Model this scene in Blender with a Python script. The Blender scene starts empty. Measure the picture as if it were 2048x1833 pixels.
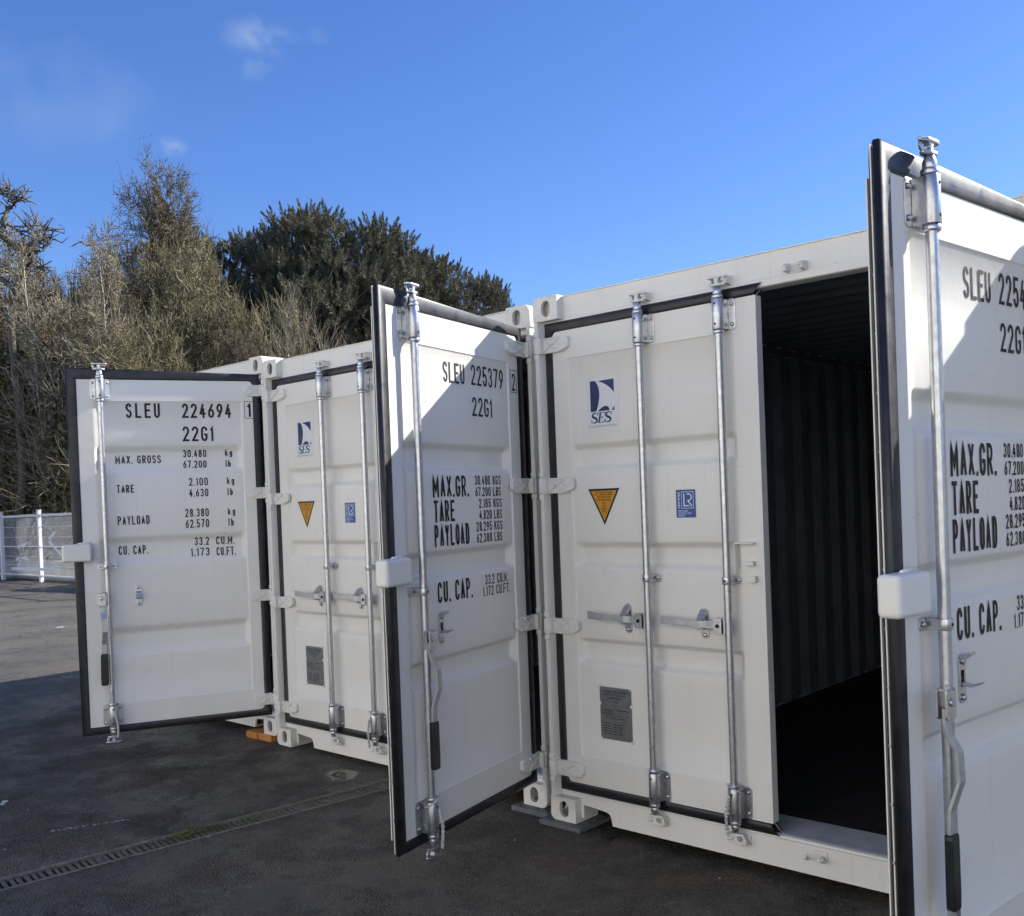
import bpy, bmesh, math, random
import numpy as np
from mathutils import Matrix, Vector

random.seed(7)
rng = np.random.default_rng(11)
R = math.radians
S = bpy.context.scene
COL = S.collection

# ---------------------------------------------------------------- camera
cam_d = bpy.data.cameras.new('camera')
cam = bpy.data.objects.new('camera', cam_d)
COL.objects.link(cam)
S.camera = cam
_yaw, _pit, _rol = 0.721300, -0.0112148, -0.0372783
_f = Vector((-math.sin(_yaw)*math.cos(_pit), math.cos(_yaw)*math.cos(_pit), math.sin(_pit)))
_r = Vector((math.cos(_yaw), math.sin(_yaw), 0))
_u = _r.cross(_f)
_r2 = math.cos(_rol)*_r + math.sin(_rol)*_u
_u2 = -math.sin(_rol)*_r + math.cos(_rol)*_u
m = Matrix((( _r2.x, _u2.x, -_f.x, 3.23687), (_r2.y, _u2.y, -_f.y, -3.62390), (_r2.z, _u2.z, -_f.z, 1.59139), (0, 0, 0, 1)))
cam.matrix_world = m
cam_d.sensor_fit = 'HORIZONTAL'
cam_d.sensor_width = 36
cam_d.lens = 1947.81/2048*36
cam_d.shift_x = -70.266/2048
cam_d.shift_y = 105.887/2048
cam_d.clip_start = 0.05
cam_d.clip_end = 3000

# ---------------------------------------------------------------- sky and sun
TO_SUN = Vector((0.400, 0.735, 0.547)).normalized()
S_EL = math.asin(TO_SUN.z)
S_AZ = math.atan2(TO_SUN.x, TO_SUN.y)
SKY_STRENGTH, SUN_STRENGTH, EXPOSURE = 0.054, 2.6, 1.85

world = bpy.data.worlds.new('World')
S.world = world
world.use_nodes = True
wn, wl = world.node_tree.nodes, world.node_tree.links
wn.clear()
w_out = wn.new('ShaderNodeOutputWorld')
w_bg = wn.new('ShaderNodeBackground')
w_bg.inputs['Strength'].default_value = SKY_STRENGTH
sky = wn.new('ShaderNodeTexSky')
sky.sky_type = 'NISHITA'
sky.sun_disc = False
sky.sun_elevation = S_EL
sky.sun_rotation = S_AZ
sky.altitude = 30
sky.air_density = 1.0
sky.dust_density = 0.12
sky.ozone_density = 6.0
# a few thin wisps of cloud, fixed to directions in the sky
geo = wn.new('ShaderNodeTexCoord')
def wnode(t, **kw):
    n = wn.new(t)
    for k, v in kw.items():
        setattr(n, k, v)
    return n
def wisp(direction, size, amount, scale, seed):
    dist = wnode('ShaderNodeVectorMath', operation='SUBTRACT')
    wl.new(geo.outputs['Generated'], dist.inputs[0])
    dist.inputs[1].default_value = direction
    sc = wnode('ShaderNodeVectorMath', operation='MULTIPLY')
    wl.new(dist.outputs[0], sc.inputs[0])
    sc.inputs[1].default_value = (1/size[0], 1/size[0], 1/size[1])
    ln = wnode('ShaderNodeVectorMath', operation='LENGTH')
    wl.new(sc.outputs[0], ln.inputs[0])
    fall = wnode('ShaderNodeMapRange')
    fall.interpolation_type = 'SMOOTHSTEP'
    fall.inputs['From Min'].default_value = 1.0
    fall.inputs['From Max'].default_value = 0.15
    wl.new(ln.outputs['Value'], fall.inputs['Value'])
    no = wnode('ShaderNodeTexNoise')
    no.noise_dimensions = '4D'
    no.inputs['W'].default_value = seed
    no.inputs['Scale'].default_value = scale
    no.inputs['Detail'].default_value = 6
    no.inputs['Distortion'].default_value = 0.6
    wl.new(geo.outputs['Generated'], no.inputs['Vector'])
    th = wnode('ShaderNodeMapRange')
    th.interpolation_type = 'SMOOTHSTEP'
    th.inputs['From Min'].default_value = 0.42
    th.inputs['From Max'].default_value = 0.72
    wl.new(no.outputs['Fac'], th.inputs['Value'])
    mu = wnode('ShaderNodeMath', operation='MULTIPLY')
    wl.new(fall.outputs[0], mu.inputs[0])
    wl.new(th.outputs[0], mu.inputs[1])
    m2 = wnode('ShaderNodeMath', operation='MULTIPLY')
    m2.inputs[1].default_value = amount
    wl.new(mu.outputs[0], m2.inputs[0])
    return m2.outputs[0]
def sky_dir(px, py):
    d = _r2*((px-1094.27)/1947.81) + _u2*(-(py-1022.39)/1947.81) + _f
    return tuple(d.normalized())
hs = wnode('ShaderNodeHueSaturation')
hs.inputs['Hue'].default_value = 0.513
hs.inputs['Saturation'].default_value = 1.12
hs.inputs['Value'].default_value = 1.0
wl.new(sky.outputs[0], hs.inputs['Color'])
acc = None
for d, size, amt, sc, seed in [(sky_dir(545, 75), (0.06, 0.020), 0.34, 26, 1.3), (sky_dir(500, 118), (0.04, 0.022), 0.20, 30, 4.1),
                               (sky_dir(342, 294), (0.020, 0.012), 0.32, 40, 2.2), (sky_dir(60, 180), (0.13, 0.06), 0.22, 9, 7.7)]:
    o = wisp(d, size, amt, sc, seed)
    if acc is None:
        acc = o
    else:
        ad = wnode('ShaderNodeMath', operation='ADD')
        wl.new(acc, ad.inputs[0]); wl.new(o, ad.inputs[1])
        acc = ad.outputs[0]
cl = wnode('ShaderNodeMixRGB')
cl.inputs['Color2'].default_value = (3.2, 3.8, 4.7, 1)
wl.new(acc, cl.inputs['Fac'])
wl.new(hs.outputs[0], cl.inputs['Color1'])
wl.new(cl.outputs[0], w_bg.inputs['Color'])
wl.new(w_bg.outputs[0], w_out.inputs['Surface'])

sun_d = bpy.data.lights.new('sun', 'SUN')
sun_d.energy = SUN_STRENGTH
sun_d.angle = R(0.53)
sun_d.color = (1.0, 0.955, 0.88)
sun = bpy.data.objects.new('sun', sun_d)
COL.objects.link(sun)
sun.rotation_euler = TO_SUN.to_track_quat('Z', 'Y').to_euler()
sun.location = (10, 18, 14)

vs = S.view_settings
vs.view_transform = 'Standard'
vs.look = 'None'
vs.exposure = EXPOSURE
vs.gamma = 1
vs.use_curve_mapping = False
S.cycles.max_bounces = 5
S.cycles.diffuse_bounces = 3
S.cycles.glossy_bounces = 2
S.cycles.transparent_max_bounces = 8
S.cycles.use_denoising = True
S.cycles.use_adaptive_sampling = True
S.cycles.adaptive_threshold = 0.02

# ---------------------------------------------------------------- materials
def new_mat(name, base=(.8, .8, .8), rough=.5, metal=0.0, spec=None):
    mt = bpy.data.materials.new(name)
    mt.use_nodes = True
    b = mt.node_tree.nodes['Principled BSDF']
    b.inputs['Base Color'].default_value = (*base, 1)
    b.inputs['Roughness'].default_value = rough
    b.inputs['Metallic'].default_value = metal
    if spec is not None:
        b.inputs['Specular IOR Level'].default_value = spec
    return mt
class NT:
    def __init__(s, mt):
        s.n, s.l = mt.node_tree.nodes, mt.node_tree.links
        s.b = s.n['Principled BSDF']
        s.tc = s.n.new('ShaderNodeTexCoord')
    def link(s, a, b): s.l.new(a, b)
    def mapping(s, scale, src='Object'):
        mp = s.n.new('ShaderNodeMapping')
        mp.inputs['Scale'].default_value = scale
        s.link(s.tc.outputs[src], mp.inputs['Vector'])
        return mp.outputs[0]
    def noise(s, scale, detail=4, rough=.55, vec=None, dist=0):
        t = s.n.new('ShaderNodeTexNoise')
        t.inputs['Scale'].default_value = scale
        t.inputs['Detail'].default_value = detail
        t.inputs['Roughness'].default_value = rough
        t.inputs['Distortion'].default_value = dist
        s.link(vec if vec is not None else s.tc.outputs['Object'], t.inputs['Vector'])
        return t.outputs['Fac']
    def voronoi(s, scale, vec=None, feature='F1', out='Distance'):
        t = s.n.new('ShaderNodeTexVoronoi')
        t.feature = feature
        t.inputs['Scale'].default_value = scale
        s.link(vec if vec is not None else s.tc.outputs['Object'], t.inputs['Vector'])
        return t.outputs[out]
    def ramp(s, fac, pts):
        t = s.n.new('ShaderNodeValToRGB')
        e = t.color_ramp.elements
        while len(e) < len(pts): e.new(.5)
        for el, (p, c) in zip(e, pts):
            el.position = p
            el.color = (*c, 1) if len(c) == 3 else c
        s.link(fac, t.inputs[0])
        return t.outputs[0]
    def rng(s, v, a, b, c=0.0, d=1.0):
        t = s.n.new('ShaderNodeMapRange')
        for k, x in zip(('From Min', 'From Max', 'To Min', 'To Max'), (a, b, c, d)):
            t.inputs[k].default_value = x
        s.link(v, t.inputs['Value'])
        return t.outputs[0]
    def mix(s, fac, a, b, mode='MIX'):
        t = s.n.new('ShaderNodeMixRGB')
        t.blend_type = mode
        for sock, v in ((t.inputs['Fac'], fac), (t.inputs['Color1'], a), (t.inputs['Color2'], b)):
            if isinstance(v, (int, float)): sock.default_value = v
            elif isinstance(v, tuple): sock.default_value = (*v, 1)
            else: s.link(v, sock)
        return t.outputs[0]
    def math(s, op, a, b=0.0):
        t = s.n.new('ShaderNodeMath')
        t.operation = op
        for sock, v in ((t.inputs[0], a), (t.inputs[1], b)):
            if isinstance(v, (int, float)): sock.default_value = v
            else: s.link(v, sock)
        return t.outputs[0]
    def bump(s, h, strength, dist=.01):
        t = s.n.new('ShaderNodeBump')
        t.inputs['Strength'].default_value = strength
        t.inputs['Distance'].default_value = dist
        s.link(h, t.inputs['Height'])
        s.link(t.outputs[0], s.b.inputs['Normal'])
    def base(s, c): s.link(c, s.b.inputs['Base Color'])
    def rough(s, r): s.link(r, s.b.inputs['Roughness'])

def mat_paint():
    mt = new_mat('off_white_paint', (.80, .785, .72), .38, spec=.4)
    t = NT(mt)
    big = t.noise(1.6, 5, .6)
    c = t.ramp(big, [(.3, (.778, .765, .708)), (.7, (.835, .826, .772))])
    # washed down streaks, faint
    st = t.noise(1.0, 6, .7, t.mapping((26, 26, .9)))
    c = t.mix(t.rng(st, .56, .80, 0, .30), c, (.60, .565, .47))
    # rubbed grime in clouds
    sc = t.noise(7, 8, .72)
    c = t.mix(t.rng(sc, .60, .80, 0, .30), c, (.55, .53, .46))
    # scratches: thin stretched flecks
    fl = t.noise(1.0, 3, .5, t.mapping((95, 95, 7)))
    c = t.mix(t.rng(fl, .745, .765, 0, .45), c, (.44, .42, .37))
    fh = t.noise(1.0, 3, .5, t.mapping((6, 6, 120)))
    c = t.mix(t.rng(fh, .75, .77, 0, .35), c, (.46, .44, .39))
    # specks and a little rust
    sp = t.noise(55, 4, .6)
    c = t.mix(t.rng(sp, .72, .75, 0, .6), c, (.30, .20, .11))
    ru = t.noise(16, 8, .75)
    c = t.mix(t.rng(ru, .735, .775, 0, .5), c, (.36, .22, .11))
    t.base(c)
    t.rough(t.rng(t.noise(5, 6, .65), .3, .7, .34, .60))
    hgt = t.math('ADD', t.noise(2.6, 3, .5), t.math('MULTIPLY', t.noise(70, 3), .04))
    t.bump(hgt, .42, .014)
    return mt
def mat_cast():
    mt = new_mat('cast_white_paint', (.74, .71, .63), .5)
    t = NT(mt)
    n = t.noise(14, 7, .65)
    c = t.ramp(n, [(.30, (.66, .64, .58)), (.62, (.79, .775, .72))])
    c = t.mix(t.rng(t.noise(26, 6, .7), .66, .74, 0, .65), c, (.30, .17, .07))
    t.base(c)
    t.bump(t.noise(60, 5, .6), .25, .004)
    return mt
def mat_zinc():
    mt = new_mat('galvanised_steel', (.60, .61, .63), .34, .95)
    t = NT(mt)
    c = t.ramp(t.noise(45, 4, .6), [(.3, (.47, .48, .50)), (.7, (.60, .61, .63))])
    t.base(c)
    t.rough(t.rng(t.noise(30, 4), .3, .7, .26, .42))
    t.bump(t.noise(180, 3), .05, .002)
    return mt
def mat_rubber():
    mt = new_mat('black_rubber', (.010, .010, .013), .42, spec=.55)
    t = NT(mt)
    t.base(t.ramp(t.noise(18, 6, .6), [(.35, (.008, .008, .011)), (.7, (.020, .020, .023))]))
    t.rough(t.rng(t.noise(14, 4), .3, .7, .33, .52))
    t.bump(t.noise(40, 4), .12, .003)
    return mt
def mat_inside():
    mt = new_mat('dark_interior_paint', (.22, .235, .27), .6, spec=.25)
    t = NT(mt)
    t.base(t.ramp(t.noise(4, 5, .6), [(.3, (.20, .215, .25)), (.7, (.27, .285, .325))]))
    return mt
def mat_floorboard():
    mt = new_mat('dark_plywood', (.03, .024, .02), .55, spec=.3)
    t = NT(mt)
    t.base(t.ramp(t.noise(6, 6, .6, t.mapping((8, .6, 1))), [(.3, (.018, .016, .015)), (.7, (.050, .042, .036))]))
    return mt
PUDDLE = ((-1.58, -.10, 0), (1/.15, 1/.11, 0))
def mat_asphalt():
    mt = new_mat('asphalt', (.06, .06, .06), .85, spec=.4)
    t = NT(mt)
    # aggregate: every stone its own tone, tar between
    stone = t.voronoi(115, out='Color')
    sp = t.n.new('ShaderNodeSeparateColor'); t.link(stone, sp.inputs[0])
    edge = t.voronoi(115)
    c = t.ramp(sp.outputs[0], [(.0, (.016, .0145, .012)), (.45, (.050, .044, .035)), (.80, (.095, .084, .066)), (1.0, (.24, .215, .17))])
    c = t.mix(t.rng(edge, .30, .62, 0, .85), c, (.016, .0145, .012))
    c = t.mix(t.rng(t.noise(38, 7, .8), .38, .60, 0, .75), c, t.ramp(t.noise(210, 4, .7), [(.35, (.020, .018, .0145)), (.7, (.115, .100, .076))]))
    # worn browner areas, dark tarry areas, light dust
    c = t.mix(t.rng(t.noise(.8, 7, .65), .44, .60, 0, .62), c, t.mix(.5, c, (.150, .116, .074)))
    c = t.mix(t.rng(t.noise(3.1, 8, .72, dist=.6), .50, .64, 0, .55), c, (.112, .094, .066))
    c = t.mix(t.rng(t.noise(1.9, 7, .70), .50, .60, 0, .80), c, (.017, .0155, .013))
    c = t.mix(t.rng(t.noise(.42, 5, .6), .45, .56, 0, .55), c, t.mix(.45, c, (.20, .165, .115)))
    # pale stone chips
    chips = t.voronoi(60, out='Color')
    ch = t.n.new('ShaderNodeSeparateColor'); t.link(chips, ch.inputs[0])
    sel = t.math('MULTIPLY', t.math('GREATER_THAN', ch.outputs[0], .96), t.math('LESS_THAN', t.voronoi(60), .27))
    c = t.mix(t.math('MULTIPLY', sel, .6), c, (.34, .32, .28))
    # sun and shade put into the colour: paler open yard, darker by the containers
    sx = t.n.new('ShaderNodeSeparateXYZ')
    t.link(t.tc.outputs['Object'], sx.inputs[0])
    far = t.math('MAXIMUM', t.rng(sx.outputs[0], -4.5, -8.5), t.rng(sx.outputs[1], -4.2, -6.0))  # the pale ground behind the camera is added for warm bounce
    sunlit = t.math('ADD', far, t.math('MULTIPLY', t.math('SUBTRACT', t.noise(1.1, 6, .65), .5), .8))
    sunlitc = t.ramp(t.noise(60, 6, .75), [(.3, (.070, .066, .055)), (.7, (.225, .212, .182))])
    sunlitc = t.mix(t.rng(t.noise(.9, 7, .65, t.mapping((1, .3, 1))), .40, .62, 0, .75), sunlitc, (.095, .090, .078))
    cl = t.n.new('ShaderNodeClamp'); t.link(sunlit, cl.inputs[0])
    c = t.mix(cl.outputs[0], c, sunlitc)
    # coarse grain that survives at a distance
    gr = t.noise(62, 5, .8)
    c = t.mix(t.rng(gr, .52, .70, 0, .55), c, t.mix(.62, c, (.40, .355, .27)))
    c = t.mix(t.rng(gr, .47, .33, 0, .85), c, (.008, .0075, .007))
    # a shallow puddle next to the drain channel
    off = t.n.new('ShaderNodeVectorMath'); off.operation = 'SUBTRACT'; off.inputs[1].default_value = PUDDLE[0]
    t.link(t.tc.outputs['Object'], off.inputs[0])
    sc2 = t.n.new('ShaderNodeVectorMath'); sc2.operation = 'MULTIPLY'; sc2.inputs[1].default_value = PUDDLE[1]
    t.link(off.outputs[0], sc2.inputs[0])
    ln = t.n.new('ShaderNodeVectorMath'); ln.operation = 'LENGTH'; t.link(sc2.outputs[0], ln.inputs[0])
    wob = t.math('ADD', ln.outputs['Value'], t.math('MULTIPLY', t.math('SUBTRACT', t.noise(5, 6, .65), .5), 1.7))
    wet = t.rng(wob, 1.0, .72)
    damp = t.rng(wob, 2.6, .9)
    c = t.mix(t.math('MULTIPLY', damp, .55), c, (.020, .018, .016))
    t.base(c)
    # damp patches shine
    ro = t.rng(t.noise(1.5, 7, .7), .44, .58, .26, .90)
    ro = t.math('MULTIPLY', ro, t.math('SUBTRACT', 1.0, t.math('MULTIPLY', damp, .35)))
    t.rough(t.math('MULTIPLY', ro, t.math('SUBTRACT', 1.0, t.math('MULTIPLY', wet, .93))))
    h = t.math('ADD', t.math('MULTIPLY', edge, -1.0), t.math('MULTIPLY', t.noise(40, 7, .75), 1.3))
    h = t.math('MULTIPLY', h, t.math('SUBTRACT', 1.0, wet))
    t.bump(h, .85, .014)
    return mt
def simple_noise(name, c0, c1, scale=10, rough=.8, bump=0, spec=.3, metal=0, bscale=None):
    mt = new_mat(name, c0, rough, metal, spec)
    t = NT(mt)
    t.base(t.ramp(t.noise(scale, 6, .65), [(.3, c0), (.7, c1)]))
    if bump: t.bump(t.noise(bscale or scale*4, 5, .6), bump, .006)
    return mt
def mat_twig(name, c0, c1):
    mt = new_mat(name, c0, .9, 0, .2)
    t = NT(mt)
    g = t.n.new('ShaderNodeNewGeometry')
    f = t.math('ADD', t.math('MULTIPLY', g.outputs['Random Per Island'], .75), t.math('MULTIPLY', t.noise(.5, 4), .4))
    t.base(t.ramp(f, [(.15, c0), (.95, c1)]))
    return mt
def mat_leaf(name, c0, c1, scale=.8, trans=.25):
    mt = new_mat(name, c0, .65, 0, .2)
    t = NT(mt)
    oi = t.n.new('ShaderNodeNewGeometry')
    f = t.math('ADD', t.math('MULTIPLY', oi.outputs['Random Per Island'], .6), t.math('MULTIPLY', t.noise(scale, 4), .5))
    c = t.ramp(f, [(.2, c0), (.85, c1)])
    t.base(c)
    tr = t.n.new('ShaderNodeBsdfTranslucent')
    t.link(c, tr.inputs['Color'])
    mx = t.n.new('ShaderNodeMixShader')
    mx.inputs[0].default_value = trans
    t.link(t.b.outputs[0], mx.inputs[1]); t.link(tr.outputs[0], mx.inputs[2])
    t.link(mx.outputs[0], t.n['Material Output'].inputs['Surface'])
    return mt

M = {
    'paint': mat_paint(), 'cast': mat_cast(), 'zinc': mat_zinc(), 'rubber': mat_rubber(), 'inside': mat_inside(),
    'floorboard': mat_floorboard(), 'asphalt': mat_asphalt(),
    'grip': new_mat('black_grip', (.008, .009, .012), .35),
    'ink': simple_noise('black_lettering', (.010, .011, .013), (.030, .031, .033), 22, .5),
    'hole': new_mat('bolt_hole', (.01, .01, .01), .8),
    'sticker': new_mat('white_sticker', (.74, .77, .78), .3),
    'navy': new_mat('navy_print', (.020, .034, .115), .35),
    'blue': new_mat('blue_print', (.030, .085, .30), .35),
    'yellow': new_mat('amber_print', (.62, .30, .025), .4),
    'brown': new_mat('brown_print', (.17, .055, .010), .5),
    'paleprint': new_mat('pale_print', (.72, .80, .92), .4),
    'plate': simple_noise('aluminium_plate', (.17, .18, .18), (.22, .23, .23), 20, .45, metal=.35, spec=.5),
    'plateink': new_mat('plate_lettering', (.035, .037, .04), .5),
    'rope': simple_noise('white_rope', (.42, .43, .42), (.66, .67, .66), 60, .8),
    'pad': simple_noise('grey_plastic', (.10, .105, .115), (.15, .155, .165), 25, .55, .2),
    'brick': simple_noise('orange_timber', (.40, .16, .035), (.55, .25, .07), 18, .85, .5),
    'grate': simple_noise('grating_steel', (.085, .079, .060), (.20, .187, .148), 30, .7, .3, metal=.2),
    'rail': simple_noise('rail_steel', (.16, .15, .12), (.30, .285, .235), 25, .6, .3, metal=.2),
    'trough': simple_noise('trough_dirt', (.008, .008, .007), (.022, .021, .017), 14, .95),
    'fence': simple_noise('white_fence_paint', (.72, .73, .74), (.82, .82, .81), 4, .5),
    'concrete': simple_noise('pale_concrete', (.17, .165, .15), (.34, .33, .30), 3, .9, .4),
    'bark': simple_noise('grey_brown_bark', (.075, .060, .042), (.165, .140, .100), 3, .9, .3),
    'twig': mat_twig('pale_twigs', (.078, .067, .047), (.375, .325, .230)),
    'twigdark': mat_twig('brown_twigs', (.050, .040, .026), (.255, .205, .130)),
    'twigolive': mat_twig('olive_twigs', (.056, .049, .027), (.30, .262, .155)),
    'birch': simple_noise('pale_birch_bark', (.34, .31, .25), (.60, .56, .48), 2.2, .85),
    'deadwood': simple_noise('dead_wood', (.018, .016, .013), (.20, .18, .145), .75, .9),
    'needle': mat_leaf('pine_needles', (.036, .038, .025), (.27, .25, .165), .6, .10),
    'ivy': mat_leaf('ivy_leaves', (.040, .042, .022), (.24, .225, .125), 1.1, .2),
    'ivydark': mat_leaf('dark_ivy_leaves', (.018, .022, .009), (.085, .086, .034), 1.1, .12),
    'zincdull': simple_noise('dull_galvanised_steel', (.42, .43, .44), (.56, .57, .58), 40, .5, .05, .5, .75),
    'olive': mat_leaf('dull_winter_leaves', (.060, .055, .026), (.165, .145, .075), .7, .25),
    'grass': mat_leaf('weed_blades', (.09, .10, .025), (.22, .23, .07), 8, .3),
    'litter': new_mat('white_paint_flakes', (.62, .61, .57), .8),
    'soil': simple_noise('woodland_soil', (.030, .024, .015), (.085, .070, .042), 1.2, .95, .5),
    'primer': simple_noise('worn_threshold', (.46, .475, .48), (.66, .67, .67), 9, .5, .15, metal=.2),
}

# ---------------------------------------------------------------- mesh helpers
class MB:
    """collects polygons; build() links them as one mesh object"""
    def __init__(s): s.v, s.f, s.m, s.s, s.mats = [], [], [], [], []
    def mi(s, mat):
        if mat not in s.mats: s.mats.append(mat)
        return s.mats.index(mat)
    def add(s, vs, fs, mat, smooth=False, tf=None):
        o = len(s.v)
        s.v += [tuple(tf(*p)) if tf else tuple(p) for p in vs]
        k = s.mi(mat)
        for f in fs:
            s.f.append([i+o for i in f]); s.m.append(k); s.s.append(smooth)
    def box(s, a, b, mat, tf=None):
        (x0, y0, z0), (x1, y1, z1) = a, b
        s.add([(x0, y0, z0), (x1, y0, z0), (x1, y1, z0), (x0, y1, z0), (x0, y0, z1), (x1, y0, z1), (x1, y1, z1), (x0, y1, z1)],
              [(0, 3, 2, 1), (4, 5, 6, 7), (0, 1, 5, 4), (1, 2, 6, 5), (2, 3, 7, 6), (3, 0, 4, 7)], mat, False, tf)
    def prism(s, poly, axis, a, b, mat, tf=None, smooth=False):
        """polygon in the two other axes, extruded along axis from a to b"""
        def P(p, h):
            q = list(p); q.insert(axis, h); return tuple(q)
        n = len(poly)
        vs = [P(p, a) for p in poly]+[P(p, b) for p in poly]
        s.add(vs, [(i, (i+1) % n, n+(i+1) % n, n+i) for i in range(n)], mat, smooth, tf)
        s.add(vs, [tuple(range(n))[::-1], tuple(range(n, 2*n))], mat, False, tf)
    def lathe(s, c, prof, mat, n=14, axis=2, tf=None, smooth=True):
        """profile of (radius, height) about an axis through c"""
        vs, fs = [], []
        for r, h in prof:
            for k in range(n):
                a = 2*math.pi*k/n
                p = [r*math.cos(a), r*math.sin(a)]
                p.insert(axis, h)
                vs.append((c[0]+p[0], c[1]+p[1], c[2]+p[2]))
        for i in range(len(prof)-1):
            for k in range(n):
                fs.append((i*n+k, i*n+(k+1) % n, (i+1)*n+(k+1) % n, (i+1)*n+k))
        s.add(vs, fs, mat, smooth, tf)
        s.add([vs[k] for k in range(n)]+[vs[-n+k] for k in range(n)], [tuple(range(n))[::-1], tuple(range(n, 2*n))], mat, False, tf)
    def tube(s, pts, rad, mat, n=8, tf=None, smooth=True, cap=True):
        pts = [Vector(p) for p in pts]
        rad = rad if isinstance(rad, (list, tuple)) else [rad]*len(pts)
        vs, fs = [], []
        ref = Vector((0.31, 0.52, 0.79))
        for i, p in enumerate(pts):
            t = (pts[min(i+1, len(pts)-1)]-pts[max(i-1, 0)]).normalized()
            a = t.cross(ref).normalized(); b = t.cross(a)
            for k in range(n):
                w = 2*math.pi*k/n
                vs.append(p+rad[i]*(math.cos(w)*a+math.sin(w)*b))
        for i in range(len(pts)-1):
            for k in range(n):
                fs.append((i*n+k, i*n+(k+1) % n, (i+1)*n+(k+1) % n, (i+1)*n+k))
        s.add(vs, fs, mat, smooth, tf)
        if cap:
            s.add([vs[k] for k in range(n)]+[vs[-n+k] for k in range(n)], [tuple(range(n))[::-1], tuple(range(n, 2*n))], mat, False, tf)
    def mesh(s, name, fix=True):
        me = bpy.data.meshes.new(name)
        me.from_pydata(s.v, [], s.f)
        for mt in s.mats: me.materials.append(M[mt])
        me.polygons.foreach_set('material_index', s.m)
        me.polygons.foreach_set('use_smooth', s.s)
        if fix:
            bm = bmesh.new(); bm.from_mesh(me)
            bmesh.ops.remove_doubles(bm, verts=bm.verts, dist=1e-6)
            bmesh.ops.recalc_face_normals(bm, faces=bm.faces)
            bm.to_mesh(me); bm.free()
        me.update()
        return me
    def build(s, name, parent=None, bevel=0, fix=True, segs=2):
        return link(name, s.mesh(name, fix), parent, bevel, segs)
def link(name, me, parent=None, bevel=0, segs=2):
    o = bpy.data.objects.new(name, me)
    COL.objects.link(o)
    if parent is not None: o.parent = parent
    if bevel:
        b = o.modifiers.new('edge', 'BEVEL')
        b.width = bevel; b.segments = segs; b.limit_method = 'ANGLE'; b.angle_limit = R(38)
    return o
def empty(name, loc, rz=0):
    o = bpy.data.objects.new(name, None)
    o.empty_display_size = .2
    COL.objects.link(o)
    o.location = loc; o.rotation_euler = (0, 0, rz)
    return o
def tag(o, label, cat, group=None, kind=None):
    o['label'] = label
    if cat: o['category'] = cat
    if group: o['group'] = group
    if kind: o['kind'] = kind
    return o
def arc(cx, cy, rx, ry, a0, a1, n=8):
    return [(cx+rx*math.cos(R(a0+(a1-a0)*i/n)), cy+ry*math.sin(R(a0+(a1-a0)*i/n))) for i in range(n+1)]
def round_rect(x0, y0, x1, y1, r, n=4):
    return arc(x1-r, y1-r, r, r, 0, 90, n)+arc(x0+r, y1-r, r, r, 90, 180, n)+arc(x0+r, y0+r, r, r, 180, 270, n)+arc(x1-r, y0+r, r, r, 270, 360, n)

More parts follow.
